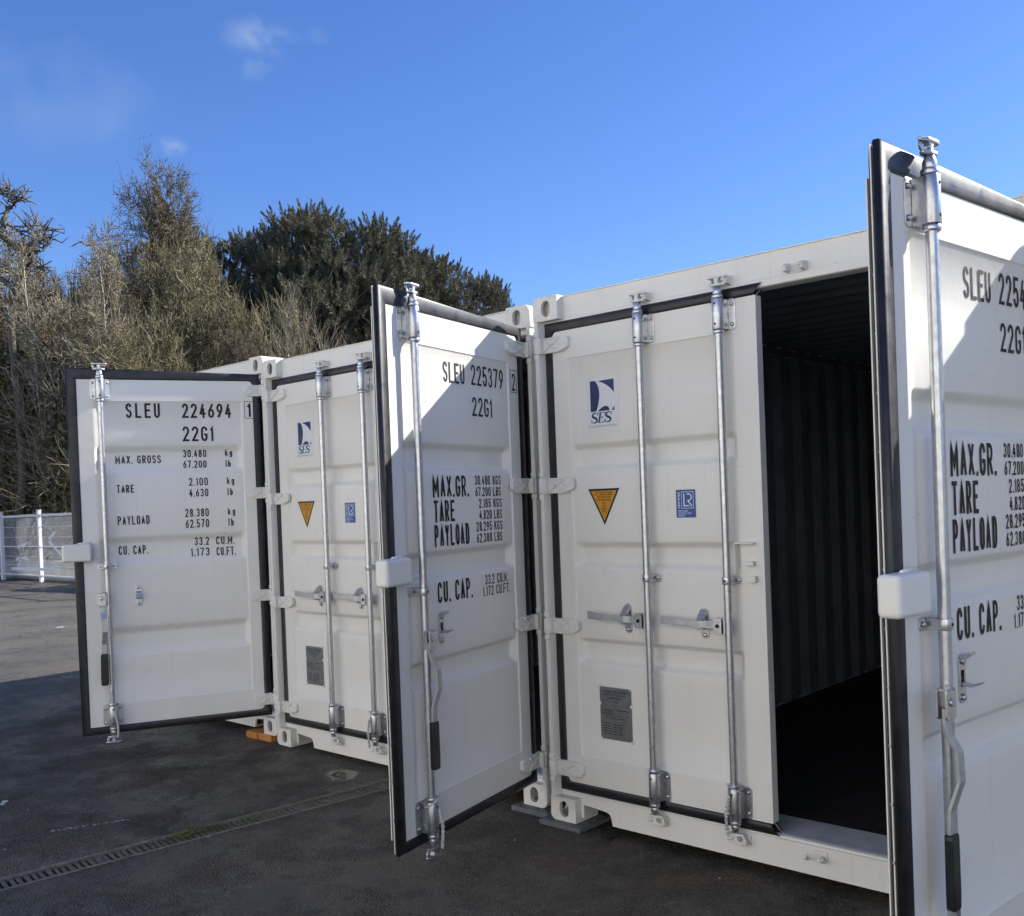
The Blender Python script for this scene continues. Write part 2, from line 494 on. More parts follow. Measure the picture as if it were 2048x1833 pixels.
# ---------------------------------------------------------------- stroke lettering
def _bow(y0, y1, x1=1.0, n=6): return arc(x1-.5*x1, (y0+y1)/2, .5*x1, (y1-y0)/2, 90, -90, n)
G = {
 'S': [arc(.5, .76, .5, .24, 15, 180, 7)+[(.03, .66), (.2, .56), (.8, .44), (.97, .34)]+arc(.5, .24, .5, .24, 0, -165, 7)],
 'L': [[(0, 1), (0, 0), (1, 0)]],
 'E': [[(1, 1), (0, 1), (0, 0), (1, 0)], [(0, .52), (.85, .52)]],
 'F': [[(1, 1), (0, 1), (0, 0)], [(0, .5), (.85, .5)]],
 'U': [[(0, 1), (0, .25)]+arc(.5, .25, .5, .25, 180, 360, 8)+[(1, 1)]],
 'G': [arc(.5, .75, .5, .25, 6, 180, 7)+arc(.5, .25, .5, .25, 180, 360, 7)+[(1, .44), (.72, .44)]],
 'C': [arc(.5, .75, .5, .25, 5, 180, 7)+arc(.5, .25, .5, .25, 180, 355, 7)],
 'O': [arc(.5, .75, .5, .25, 0, 180, 8)+arc(.5, .25, .5, .25, 180, 360, 8)+[(1, .75)]],
 'D': [[(0, 0), (0, 1), (.45, 1)]+arc(.5, .72, .5, .28, 90, 0, 5)+arc(.5, .28, .5, .28, 0, -90, 5)+[(0, 0)]],
 'M': [[(0, 0), (0, 1), (.5, .25), (1, 1), (1, 0)]],
 'N': [[(0, 0), (0, 1), (1, 0), (1, 1)]],
 'A': [[(0, 0), (.5, 1), (1, 0)], [(.17, .3), (.83, .3)]],
 'X': [[(0, 0), (1, 1)], [(0, 1), (1, 0)]],
 'V': [[(0, 1), (.5, 0), (1, 1)]],
 'Y': [[(0, 1), (.5, .42), (1, 1)], [(.5, .42), (.5, 0)]],
 'T': [[(0, 1), (1, 1)], [(.5, 1), (.5, 0)]],
 'I': [[(.5, 0), (.5, 1)]],
 'H': [[(0, 0), (0, 1)], [(1, 0), (1, 1)], [(0, .5), (1, .5)]],
 'P': [[(0, 0), (0, 1), (.5, 1)]+arc(.5, .74, .5, .26, 90, -90, 8)+[(0, .48)]],
 'R': [[(0, 0), (0, 1), (.5, 1)]+arc(.5, .74, .5, .26, 90, -90, 8)+[(0, .48)], [(.45, .48), (1, 0)]],
 'B': [[(0, 0), (0, 1), (.5, 1)]+arc(.5, .76, .45, .24, 90, -90, 6)+[(0, .52)], [(.4, .52)]+arc(.5, .26, .5, .26, 90, -90, 6)+[(0, 0)]],
 'K': [[(0, 0), (0, 1)], [(1, 1), (0, .38)], [(.33, .58), (1, 0)]],
 'W': [[(0, 1), (.25, 0), (.5, .8), (.75, 0), (1, 1)]],
 '0': [arc(.5, .75, .5, .25, 0, 180, 8)+arc(.5, .25, .5, .25, 180, 360, 8)+[(1, .75)]],
 '1': [[(0, .78), (.8, 1), (.8, 0)]],
 '2': [arc(.5, .75, .5, .25, 175, 0, 8)+[(.96, .62), (0, 0), (1, 0)]],
 '3': [arc(.5, .76, .48, .24, 165, -75, 8)+arc(.5, .26, .5, .26, 80, -165, 9)],
 '4': [[(.62, 1), (0, .27), (1, .27)], [(.72, .62), (.72, 0)]],
 '5': [[(.95, 1), (.12, 1), (.05, .52)]+arc(.5, .31, .5, .31, 125, -165, 9)],
 '6': [[(.82, 1), (.1, .5)]+arc(.5, .29, .5, .29, 160, 380, 9)+arc(.5, .29, .5, .29, 20, 150, 6)],
 '7': [[(0, 1), (1, 1), (.3, 0)]],
 '8': [arc(.5, .76, .44, .24, 270, -90, 12), arc(.5, .26, .5, .26, 90, 450, 12)],
 '9': [[(.18, 0), (.9, .5)]+arc(.5, .71, .5, .29, -20, 200, 9)+arc(.5, .71, .5, .29, 200, 330, 6)],
 'k': [[(0, 0), (0, 1)], [(.9, .66), (0, .25)], [(.35, .40), (1, 0)]],
 'g': [arc(.5, .36, .5, .33, 20, 340, 10), [(1, .70), (1, -.12)]+arc(.5, -.10, .5, .18, 0, -160, 6)],
 'l': [[(.5, 0), (.5, 1)]],
 'b': [[(0, 1), (0, 0)], arc(.5, .34, .5, .33, 160, -160, 10)],
 '.': [[(.1, .0), (.9, .0)]], ',': [[(.8, .06), (.2, -.14)]],
}
WID = {'1': .55, 'I': .22, 'l': .3, '.': .22, ',': .25, ' ': .55, 'M': 1.25, 'W': 1.3, 'k': .85, 'g': .85, 'b': .85}
def lettering(mb, text, u0, u1, z0, z1, th, mat, pos, gap=.32, lift=0.0, slant=0.0, steps=.02):
    """strokes of a line of text laid on a surface; pos(x, z, lift) gives the point, text runs from u0 to u1"""
    tot = sum(WID.get(c, 1.0) for c in text)+gap*(len(text)-1)
    sg = 1 if u1 > u0 else -1
    unit = abs(u1-u0)/tot
    x, h, lev = 0.0, z1-z0, 0
    for c in text:
        w = WID.get(c, 1.0)*unit
        for st in G.get(c, []):
            lev += 1
            lw = th
            pts = []
            if c == '.': st = [(.5, 0), (.5, 1)]
            for (a, b) in st:
                px = x+lw/2+a*max(w-lw, 0.0)
                pz = z0+lw/2+b*(h-lw)
                if c == '.': px, pz = x+w/2, z0+b*lw*1.05
                pts.append((px+slant*(pz-z0), pz))
            if c != '.' and math.hypot(pts[0][0]-pts[-1][0], pts[0][1]-pts[-1][1]) > 1e-6:
                for e, o in ((0, 1), (-1, -2)):       # square ends
                    dx, dz = pts[e][0]-pts[o][0], pts[e][1]-pts[o][1]
                    q = math.hypot(dx, dz)
                    k = lw*(.5 if min(abs(dx), abs(dz)) < .1*q else .22)
                    pts[e] = (pts[e][0]+dx/q*k, pts[e][1]+dz/q*k)
            fine = [pts[0]]
            for p, q in zip(pts[:-1], pts[1:]):
                k = max(1, int(math.hypot(q[0]-p[0], q[1]-p[1])/steps))
                fine += [(p[0]+(q[0]-p[0])*i/k, p[1]+(q[1]-p[1])*i/k) for i in range(1, k+1)]
            ribbon(mb, fine, lw, mat, lambda a, b: pos(u0+sg*a, b, lift+.0004*(lev % 4)))
        x += w+gap*unit
def ribbon(mb, pts, width, mat, place):
    n = len(pts)
    ws = width if isinstance(width, list) else [width]*n
    vs = []
    closed = math.hypot(pts[0][0]-pts[-1][0], pts[0][1]-pts[-1][1]) < 1e-6
    for i in range(n):
        if closed: a, b, c = pts[i-1] if i else pts[-2], pts[i], pts[i+1] if i < n-1 else pts[1]
        else: a, b, c = pts[max(i-1, 0)], pts[i], pts[min(i+1, n-1)]
        d0 = Vector((b[0]-a[0], b[1]-a[1])); d1 = Vector((c[0]-b[0], c[1]-b[1]))
        if d0.length < 1e-9: d0 = d1.copy()
        if d1.length < 1e-9: d1 = d0.copy()
        d0.normalize(); d1.normalize()
        t = d0+d1
        if t.length < 1e-4: t = d0.copy()
        t.normalize()
        k = min(1/max(t.dot(d0), .35), 2.2)
        nx, nz = -t.y*k*ws[i]/2, t.x*k*ws[i]/2
        vs += [place(b[0]+nx, b[1]+nz), place(b[0]-nx, b[1]-nz)]
    mb.add(vs, [(2*i, 2*i+1, 2*i+3, 2*i+2) for i in range(n-1)], mat)

# ---------------------------------------------------------------- ground
def zg(x):
    return -.025-.010*min(max(x, -8.0), 6.0)
DR0, DRK, DRW = -1.185, .122, .084           # drain line x = DR0 + DRK*y, half width
def ground():
    ys = [-600, -200, -60, -25, -12, -8, -6, -4, -3, -2, -1, 0, 1, 3, 6, 9, 14, 25, 60, 200, 600]
    ss = [-600, -200, -80, -40, -25, -18, -12, -9, -7, -5.5, -4, -3, -2, -1, -.4, -DRW, DRW, .4, 1, 2, 3, 4, 5.5, 7, 9, 14, 25, 60, 200, 600]
    vs, fs = [], []
    for y in ys:
        yy = max(min(y, 10), -10)
        for q in ss:
            x = DR0+DRK*yy+q
            vs.append((x, y, zg(x)))
    n = len(ss)
    for j in range(len(ys)-1):
        for i in range(n-1):
            if abs(ss[i]+DRW) < 1e-6 and -8 <= ys[j] and ys[j+1] <= 9: continue
            fs.append((j*n+i, j*n+i+1, (j+1)*n+i+1, (j+1)*n+i))
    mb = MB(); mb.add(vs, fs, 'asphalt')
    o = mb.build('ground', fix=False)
    o['kind'] = 'structure'
    o['label'] = 'dark worn asphalt of the yard, coloured paler where the sun falls at the left'
    return o
GROUND = ground()

def drain():
    root = empty('drain_channel', (DR0, 0, zg(DR0)))
    root.rotation_euler = (0, 0, -math.atan(DRK))
    w = DRW*math.cos(math.atan(DRK))
    for s in (-1, 1):
        mb = MB()
        mb.box((min(s*w, s*(w-.011)), -7.9, -.05), (max(s*w, s*(w-.011)), 8.9, .006), 'rail')
        mb.build('edge_rail', root, .0015)
    mb = MB()
    mb.box((-w-.004, -8, -.16), (w+.004, 9, -.12), 'trough')
    mb.box((-w-.004, -8, -.12), (-w, 9, -.001), 'trough')
    mb.box((w, -8, -.12), (w+.004, 9, -.001), 'trough')
    mb.build('trough', root)
    me = {}
    for k in range(3):
        mb = MB()
        hh = .0
        mb.box((-w+.011, -.0075, -.03), (w-.011, .0075, -.004), 'grate')
        me[k] = mb.mesh('bar')
    y, i = -3.2, 0
    while y < 1.0:
        i += 1
        y += .0305
        if i % 17 == 0:
            mb = MB(); mb.box((-w+.011, -.016, -.03), (w-.011, .016, -.002), 'grate')
            o = link('end_bar', mb.mesh('end_bar'), root)
        else:
            o = link('bar', me[i % 3], root)
        o.location = (0, y, random.uniform(-.002, .001))
        o.rotation_euler = (random.uniform(-.15, .15), random.uniform(-.01, .01), random.uniform(-.02, .02))
    tag(root, 'rusty slotted drain channel running across the dark asphalt', 'drain')
drain()

# ---------------------------------------------------------------- container
W, H, L = 2.438, 2.591, 6.058
REC = .048
NF = -.035                                   # door face, measured from the hinge pin
AX, AY = .015, .010                          # hinge pin inside the corner

def casting_mesh():
    bm = bmesh.new()
    bmesh.ops.create_cube(bm, size=1)
    for v in bm.verts: v.co = Vector(((v.co.x+.5)*.162, (v.co.y+.5)*.178, (v.co.z+.5)*.118))
    # outer corner is x=0, y=0, z=top
    def near(e, f): return all(f(v.co) for v in e.verts)
    es = [e for e in bm.edges if near(e, lambda c: c.x < 1e-4 and c.z > .1)]
    bmesh.ops.bevel(bm, geom=es, offset=.036, segments=5, affect='EDGES', profile=.5)
    es = [e for e in bm.edges if near(e, lambda c: c.x < 1e-4 and c.y < 1e-4)]
    bmesh.ops.bevel(bm, geom=es, offset=.010, segments=2, affect='EDGES', profile=.5)
    me = bpy.data.meshes.new('corner_casting'); bm.to_mesh(me); bm.free()
    base = bpy.data.objects.new('tmp_cast', me); COL.objects.link(base)
    cutters = []
    def cut(mb):
        o = mb.build('tmp_cut'); cutters.append(o)
        md = base.modifiers.new('b', 'BOOLEAN'); md.operation = 'DIFFERENCE'; md.object = o; md.solver = 'EXACT'
    mb = MB(); mb.box((.018, .018, .020), (.146, .162, .102), 'cast'); cut(mb)
    def stad(cx, cy, hw, hh):                 # upright stadium
        return arc(cx, cy+hh-hw, hw, hw, 0, 180, 8)+arc(cx, cy-hh+hw, hw, hw, 180, 360, 8)
    mb = MB(); mb.prism(stad(.088, .058, .0285, .040), 1, -.02, .05, 'cast'); cut(mb)
    mb = MB(); mb.prism([(a, b) for b, a in [(q, p) for p, q in stad(.095, .056, .0255, .039)]], 0, -.02, .05, 'cast'); cut(mb)
    mb = MB(); mb.prism(stad(.085, .095, .032, .058), 2, .07, .2, 'cast'); cut(mb)
    dg = bpy.context.evaluated_depsgraph_get()
    out = bpy.data.meshes.new_from_object(base.evaluated_get(dg))
    out.name = 'corner_casting'
    for o in [base]+cutters: bpy.data.objects.remove(o)
    out.materials.clear(); out.materials.append(M['cast'])
    for p in out.polygons: p.use_smooth = False; p.material_index = 0
    return out
CAST = casting_mesh()
def cast_variant(fx, fy, fz):
    bm = bmesh.new(); bm.from_mesh(CAST)
    for v in bm.verts:
        if fx: v.co.x = -v.co.x
        if fy: v.co.y = -v.co.y
        if fz: v.co.z = .118-v.co.z
    bmesh.ops.recalc_face_normals(bm, faces=bm.faces)
    me = bpy.data.meshes.new('corner_casting'); bm.to_mesh(me); bm.free()
    me.materials.append(M['cast'])
    return me

def corrugated(name, parent, n0, n1, pitch, depth, make, lo, hi):
    """sheet with trapezoid ribs, painted on both sides; make(t, d, q) gives a point, t along, d depth, q across"""
    ts = []
    t = n0
    while t < n1-1e-6:
        for f, d in ((0, 0), (.26, 0), (.5, 1), (.76, 1)):
            if t+f*pitch < n1: ts.append((t+f*pitch, d*depth))
        t += pitch
    ts.append((n1, 0))
    mb = MB()
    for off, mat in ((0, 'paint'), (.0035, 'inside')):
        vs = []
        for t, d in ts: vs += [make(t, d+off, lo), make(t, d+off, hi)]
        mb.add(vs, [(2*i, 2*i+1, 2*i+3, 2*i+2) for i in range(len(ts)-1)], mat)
    return mb.build(name, parent, fix=False)

def build_body(root):
    for i, (x, fx) in enumerate(((0, 0), (W, 1))):
        for j, (y, fy) in enumerate(((0, 0), (L, 1))):
            for z, fz in ((0, 1), (H-.118, 0)):
                o = link('corner_casting', cast_variant(fx, fy, fz), root)
                o.location = (x, y, z)
    for sx in (0, 1):
        X = (lambda a: W-a) if sx else (lambda a: a)
        # front post: outer lip, return to the gasket, inner channel
        mb = MB()
        pl = [(.004, .006), (.008, .002), (.024, .002), (.027, .006), (.034, .044), (.040, .060), (.060, .062), (.060, .112), (.004, .112)]
        mb.prism([(X(a), b) for a, b in pl], 2, .118, H-.118, 'paint')
        mb.build('corner_post', root)
        mb = MB(); mb.box((min(X(.004), X(.1)), L-.1, .118), (max(X(.004), X(.1)), L-.004, H-.118), 'paint'); mb.build('corner_post', root, .006)
        # hinge lugs on the post
        for z in (2.3545, 1.661, .965, .257):
            for dz in (-.056, .056):
                mb = MB()
                mb.lathe((X(AX), AY, z+dz), [(.0, -.013), (.015, -.013), (.0165, -.010), (.0165, .010), (.015, .013), (0, .013)], 'paint', 10)
                mb.build('hinge_lug', root)
        # bottom and top side rails
        mb = MB(); mb.box((min(X(.006), X(.05)), .178, .02), (max(X(.006), X(.05)), L-.178, .146), 'paint'); mb.build('side_rail', root, .004)
        mb = MB(); mb.box((min(X(.006), X(.06)), .178, H-.07), (max(X(.006), X(.06)), L-.178, H-.010), 'paint'); mb.build('side_rail', root, .004)
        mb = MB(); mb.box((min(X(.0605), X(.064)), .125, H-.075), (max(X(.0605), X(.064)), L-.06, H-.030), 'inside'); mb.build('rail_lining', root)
        if sx: corrugated('side_wall', root, .112, L-.1, .278, .036, lambda t, d, q: (W-.012-d, t, q), .15, H-.06)
        else: corrugated('side_wall', root, .112, L-.1, .278, .036, lambda t, d, q: (.012+d, t, q), .15, H-.06)
    corrugated('end_wall', root, .1, W-.1, .25, .04, lambda t, d, q: (t, L-.012-d, q), .02, H-.005)
    corrugated('roof_panel', root, .10, L-.004, .209, .020, lambda t, d, q: (q, t, H-.008-d), .03, W-.03)
    # header: upright face, rolled lower lip, gutter strip
    mb = MB()
    mb.prism([(REC, H-.006), (REC, 2.484), (REC-.004, 2.474), (REC-.001, 2.449), (REC+.006, 2.445), (REC+.075, 2.445), (REC+.075, H-.006)], 0, .030, W-.030, 'paint')
    mb.build('header_beam', root)
    mb = MB(); mb.box((.165, REC-.007, H-.0075), (W-.165, .14, H-.002), 'paint'); mb.build('rain_gutter', root, .0015)
    # sill with a cut-out beside each corner casting
    zb = .012
    def outline(z_top):
        pts = [(.162, z_top), (.162, .020), (.176, .020), (.176, .086), (.205, .083), (.318, .074), (.337, .066), (.346, .045), (.352, zb), (.375, zb)]
        return pts+[(W-a, b) for a, b in reversed(pts)]
    mb = MB()
    mb.prism(outline(.133)[::-1], 1, REC, REC+.016, 'paint')
    mb.prism([(REC+.002, .133), (REC-.003, .139), (REC-.001, .147), (REC+.008, .150), (REC+.03, .150), (REC+.03, .133)], 0, .044, W-.044, 'paint')
    mb.box((.044, REC, .118), (.162, REC+.016, .133), 'paint'); mb.box((W-.162, REC, .118), (W-.044, REC+.016, .133), 'paint')
    mb.box((.36, REC+.016, zb), (W-.36, REC+.14, zb+.006), 'paint')
    mb.build('door_sill', root)
    mb = MB(); mb.box((.05, REC+.030, .141), (W-.05, REC+.245, .149), 'primer'); mb.build('threshold_plate', root, .002)
    # floor sheets
    y0, k = REC+.247, 0
    fl = {}
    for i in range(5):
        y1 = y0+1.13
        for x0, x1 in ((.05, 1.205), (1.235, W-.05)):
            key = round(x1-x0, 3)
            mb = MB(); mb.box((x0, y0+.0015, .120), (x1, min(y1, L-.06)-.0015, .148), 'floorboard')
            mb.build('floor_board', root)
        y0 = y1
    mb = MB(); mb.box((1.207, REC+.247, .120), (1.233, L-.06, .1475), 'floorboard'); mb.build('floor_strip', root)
    # cross members below the floor
    for i in range(8):
        mb = MB(); y = .45+i*.7
        mb.box((.052, y, .025), (W-.052, y+.045, .118), 'cast'); mb.build('cross_member', root)
    # cam keepers
    for x in (.641, 1.060, W-AX-1.015):
        for top in (1, 0):
            z = 2.497 if top else .100
            s = 1 if top else -1
            mb = MB()
            mb.prism(round_rect(x-.046, z-.022, x+.046, z+.022, .008), 1, REC-.006, REC, 'cast')
            for dx in (-.036, .036):
                mb.prism([(REC-.006, z-.018), (REC-.044, z-.010*s-.004), (REC-.048, z+.006*s), (REC-.030, z+.018*s), (REC-.006, z+.020*s)], 0, x+dx-.008, x+dx+.008, 'cast')
            mb.lathe((x+.03, 0, z+.004*s), [(0, REC-.010), (.009, REC-.010), (.009, REC-.052), (0, REC-.055)], 'cast', 10, 1)
            mb.build('cam_keeper', root, .003)
    for i in range(4):                          # lashing rings along the inner bottom rail
        for X in (.075, W-.075):
            mb = MB()
            mb.tube([(X, 1.3+i*1.2+.03*math.cos(a), .19+.03*math.sin(a)) for a in np.linspace(0, 2*math.pi, 13)], .006, 'inside', 6)
            mb.build('lashing_ring', root)

def sst(t):
    t = min(max(t, 0.0), 1.0)
    return t*t*(3-2*t)
class Door:
    def __init__(s, free, pu0, pu1, grooves, right):
        s.free, s.pu0, s.pu1, s.gr, s.right = free, pu0, pu1, grooves, right
        s.pz0, s.pz1, s.z0, s.z1, s.hu = .328, 2.281, .190, 2.420, .070
        s.sg = 1 if right else -1
    def tf(s, u, n, z): return (u, s.sg*n, z)
    def depth(s, u, z):
        e = min(sst((u-s.pu0)/.007), sst((z-s.pz0)/.007), sst((s.pz1-z)/.007))
        ef = sst((s.pu1-u)/.036)
        g = 0.0
        for a, b, c, d in s.gr:                 # a top edge ... d bottom edge
            if d < z < a: g = max(g, min(sst((a-z)/(a-b)), sst((z-d)/(c-d))))
        return .007*min(e, ef)+.031*g*min(sst((u-s.pu0-.002)/.034), ef)
    def pos(s, u, z, lift=0.0): return s.tf(u, NF-s.depth(u, z)+.0012+lift, z)

def build_door(parent, D, name='door'):
    tf = D.tf
    mb = MB()
    # pressed panel
    us = sorted(set([D.pu0+a for a in (0, .0035, .007, .011, .018, .025, .031, .036, .06)]+[D.pu1-a for a in (0, .006, .012, .018, .024, .030, .036, .06)]+list(np.linspace(D.pu0+.12, D.pu1-.12, 5))))
    zs = set(list(np.linspace(D.pz0, D.pz1, 10))+[D.pz0+.0035, D.pz0+.007, D.pz1-.0035, D.pz1-.007])
    for a, b, c, d in D.gr: zs |= set(np.linspace(b, a, 9)) | set(np.linspace(d, c, 9))
    zs = sorted(zs)
    vs = [tf(u, NF-D.depth(u, z), z) for z in zs for u in us]
    n = len(us)
    mb.add(vs, [(j*n+i, j*n+i+1, (j+1)*n+i+1, (j+1)*n+i) for j in range(len(zs)-1) for i in range(n-1)], 'paint', True)
    # frame ring with rounded hinge-side corners
    rh, rf = .032, .006
    hu, fu, z0, z1 = D.hu, D.free, D.z0, D.z1
    ctr = [arc(fu-rf, z1-rf, rf, rf, 0, 90, 4), arc(hu+rh, z1-rh, rh, rh, 90, 180, 8), arc(hu+rh, z0+rh, rh, rh, 180, 270, 8), arc(fu-rf, z0+rf, rf, rf, 270, 360, 4)]
    inner = [(D.pu1, D.pz1), (D.pu0, D.pz1), (D.pu0, D.pz0), (D.pu1, D.pz0)]
    for k in range(4):
        a, b = ctr[k], ctr[(k+1) % 4]
        poly = a[len(a)//2:]+b[:len(b)//2+1]+[inner[(k+1) % 4], inner[k]]
        mb.add([tf(u, NF, z) for u, z in poly], [tuple(range(len(poly)))], 'paint')
    out = [p for c in ctr for p in c]
    m_ = len(out)
    mb.add([tf(u, NF, z) for u, z in out]+[tf(u, -.082, z) for u, z in out], [(i, (i+1) % m_, m_+(i+1) % m_, m_+i) for i in range(m_)]+[tuple(range(m_, 2*m_))], 'paint')
    if D.right: mb.box((fu-.02, -.0865, z0+.01), (fu+.030, -.0825, z1-.01), 'paint', tf)
    door = mb.build(name, parent, fix=False)
    # rubber seal
    def sweep(mb, prof, mat, smooth=True):
        cs = [(fu, z1, 1, 1), (hu, z1, -1, 1), (hu, z0, -1, -1), (fu, z0, 1, -1)]
        vs, fs, k = [], [], len(prof)
        for ci, (u, z, su, sz) in enumerate(cs):
            for o, nn in prof:
                uu, zz, n2 = u+su*o, z+sz*o, nn
                if D.right and ci == 0 and o > .03: zz += .026; uu += .014; n2 += .006
                if not D.right and ci in (0, 3): uu -= .012
                vs.append(tf(uu, n2, zz))
        for ci in range(4 if D.right else 3):
            for i in range(k):
                a, b = ci*k+i, ci*k+(i+1) % k
                c, d = ((ci+1) % 4)*k+(i+1) % k, ((ci+1) % 4)*k+i
                fs.append((a, b, c, d))
        mb.add(vs, fs, mat, smooth)
    mb = MB()
    sweep(mb, [(-.001, -.040), (-.001, -.033), (.003, -.0300), (.010, -.0265), (.022, -.0255), (.034, -.0270), (.042, -.0300), (.0465, -.0345), (.047, -.050), (.040, -.0585), (.020, -.058), (.0, -.056)], 'rubber')
    sweep(mb, [(.0, -.067), (.0, -.0645), (.030, -.0645), (.036, -.068), (.030, -.076), (.0, -.076)], 'rubber', False)
    mb.build('gasket', door)
    mb = MB()
    sweep(mb, [(.0, -.0640), (.0, -.0605), (.041, -.0605), (.041, -.0640)], 'paint', False)
    zz = z0+.1
    while zz < z1 and D.right:
        mb.lathe((0, 0, 0), [(0, fu+.043), (.005, fu+.043), (.004, fu+.047), (0, fu+.048)], 'zinc', 6, 0, lambda a, b, c, q=zz: tf(a, b-.062, c+q))
        zz += .155
    mb.build('gasket_retainer', door, fix=False)
    return door

def hinge(door, D, z, length):
    tf = D.tf; mb = MB()
    h, l = .038, length
    mb.prism([(.004, -h), (l*.62, -h), (l*.80, -h*.92), (l*.97, -h*.50), (l, -h*.35), (l, h*.55), (l*.96, h*.85), (l*.72, h), (.004, h)][::-1], 1, -.036, -.014, 'paint', lambda u, n, q: tf(u, n, z+q))
    mb.prism([(.004, -h), (.030, -h), (.030, h), (.004, h)], 1, -.016, .010, 'paint', lambda u, n, q: tf(u, n, z+q))
    mb.lathe((0, 0, z), [(0, -h), (.0155, -h), (.0175, -h+.003), (.0175, h-.003), (.0155, h), (0, h)], 'paint', 12, 2, tf)
    def rib(a, b):
        a, b = Vector((a[0], a[1])), Vector((b[0], b[1]))
        d = (b-a).normalized()*1.0; q = Vector((-d.y, d.x))*.0038
        c = [a+q, b+q, b-q, a-q]
        mb.prism([(p.x, p.y) for p in c], 1, -.0145, -.0065, 'paint', lambda u, n, w: tf(u, n, z+w))
    c = l*.44
    for p in ((.034, h*.72), (.034, -h*.72), (c+.048, h*.72), (c+.048, -h*.72)): rib((c-.004 if p[0] < c else c+.004, math.copysign(.002, p[1])), p)
    rib((c+.048, -h*.76), (l*.86, -h*.66)); rib((.04, h*.84), (l*.7, h*.84))
    for q in (.70, .86):
        mb.lathe((l*q, 0, z+.004), [(0, -.014), (.006, -.014), (.005, -.0105), (0, -.010)], 'paint', 8, 1, tf)
    mb.build('hinge', door, .0025)

def locking_rod(door, D, u):
    tf = D.tf; N = .010
    mb = MB()
    mb.lathe((u, N, 0), [(0, .15), (.0165, .15), (.0172, .20), (.0172, 2.42), (.0165, 2.462), (0, 2.462)], 'zinc', 18, 2, tf)
    for z in (.181, .338, 2.280, 2.430):
        mb.lathe((u, N, z), [(0, -.008), (.0235, -.008), (.025, -.005), (.025, .005), (.0235, .008), (0, .008)], 'zinc', 16, 2, tf)
    mb.build('locking_rod', door)
def rod_bracket(door, D, u, z0, z1, half=.060, sleeve=.0265, bolts=True):
    tf = D.tf; N = .010; mb = MB()
    mb.prism(round_rect(u-half, z0, u+half, z1, min(.016, (z1-z0)*.3)), 1, NF, NF+.004, 'zinc', tf)
    mb.box((u-sleeve+.001, NF+.004, z0+.003), (u+sleeve-.001, N, z1-.003), 'zinc', tf)
    mb.lathe((u, N, 0), [(0, z0+.002), (sleeve, z0+.002), (sleeve, z1-.002), (0, z1-.002)], 'zinc', 18, 2, tf)
    zz = (z0+.024, z1-.024) if z1-z0 > .08 else ((z0+z1)/2,)
    for z in zz:
        for du in (-1, 1):
            mb.lathe((u+du*(half+sleeve)/2, 0, z), [(0, NF+.004), (.0095, NF+.004), (.0085, NF+.010), (.004, NF+.012), (0, NF+.012)], 'zinc', 8, 1, tf)
        mb.lathe((u, 0, z), [(0, N+sleeve-.004), (.0055, N+sleeve-.004), (.0055, N+sleeve+.0012), (0, N+sleeve+.0012)], 'hole', 8, 1, tf)
    mb.build('rod_bracket', door, .0015)
def cam_head(door, D, u, top, lock=False):
    tf = D.tf; N = .010; mb = MB()
    b = 2.438 if top else .172
    s = 1 if top else -1
    T = lambda a, n, z: tf(u+a, N+n, b+s*z)
    mb.lathe((0, 0, 0), [(0, 0), (.0195, 0), (.0195, .018), (.0150, .030), (.0125, .040), (0, .040)], 'zinc', 14, 2, T)
    mt = 'cast' if lock else 'zinc'
    mb.prism([(-.036, -.006), (-.020, -.014), (.018, -.016), (.034, -.010), (.038, .002), (.016, .016), (-.018, .016)], 2, .036, .046, mt, T)
    mb.prism([(-.012, .044), (.012, .044), (.008, .058), (.015, .072), (-.015, .072), (-.008, .058)], 1, -.011, .010, mt, T)
    mb.prism([(-.046, -.004), (-.030, -.016), (.026, -.014), (.046, -.008), (.048, .002), (.024, .014), (-.028, .014), (-.044, .008)], 2, .070, .080, mt, T)
    mb.prism([(.018, .046), (.036, .046), (.044, .060), (.040, .070), (.026, .070), (.030, .060)], 1, -.010, -.002, mt, T)
    mb.build('cam_head', door, .003)
def bar_sweep(mb, pts, hw, th, mat, tf, axis):
    """flat bar; axis 0: width across u, else width across z"""
    vs, fs = [], []
    for (u, n, z), w in zip(pts, hw):
        for a, c in ((-1, -1), (1, -1), (1, 1), (-1, 1)):
            vs.append(tf(u+(a*w if axis == 0 else 0), n+c*th, z+(a*w if axis else 0)))
    for i in range(len(pts)-1):
        for k in range(4): fs.append((i*4+k, i*4+(k+1) % 4, i*4+4+(k+1) % 4, i*4+4+k))
    e = len(pts)*4
    fs += [(3, 2, 1, 0), (e-4, e-3, e-2, e-1)]
    mb.add(vs, fs, mat)
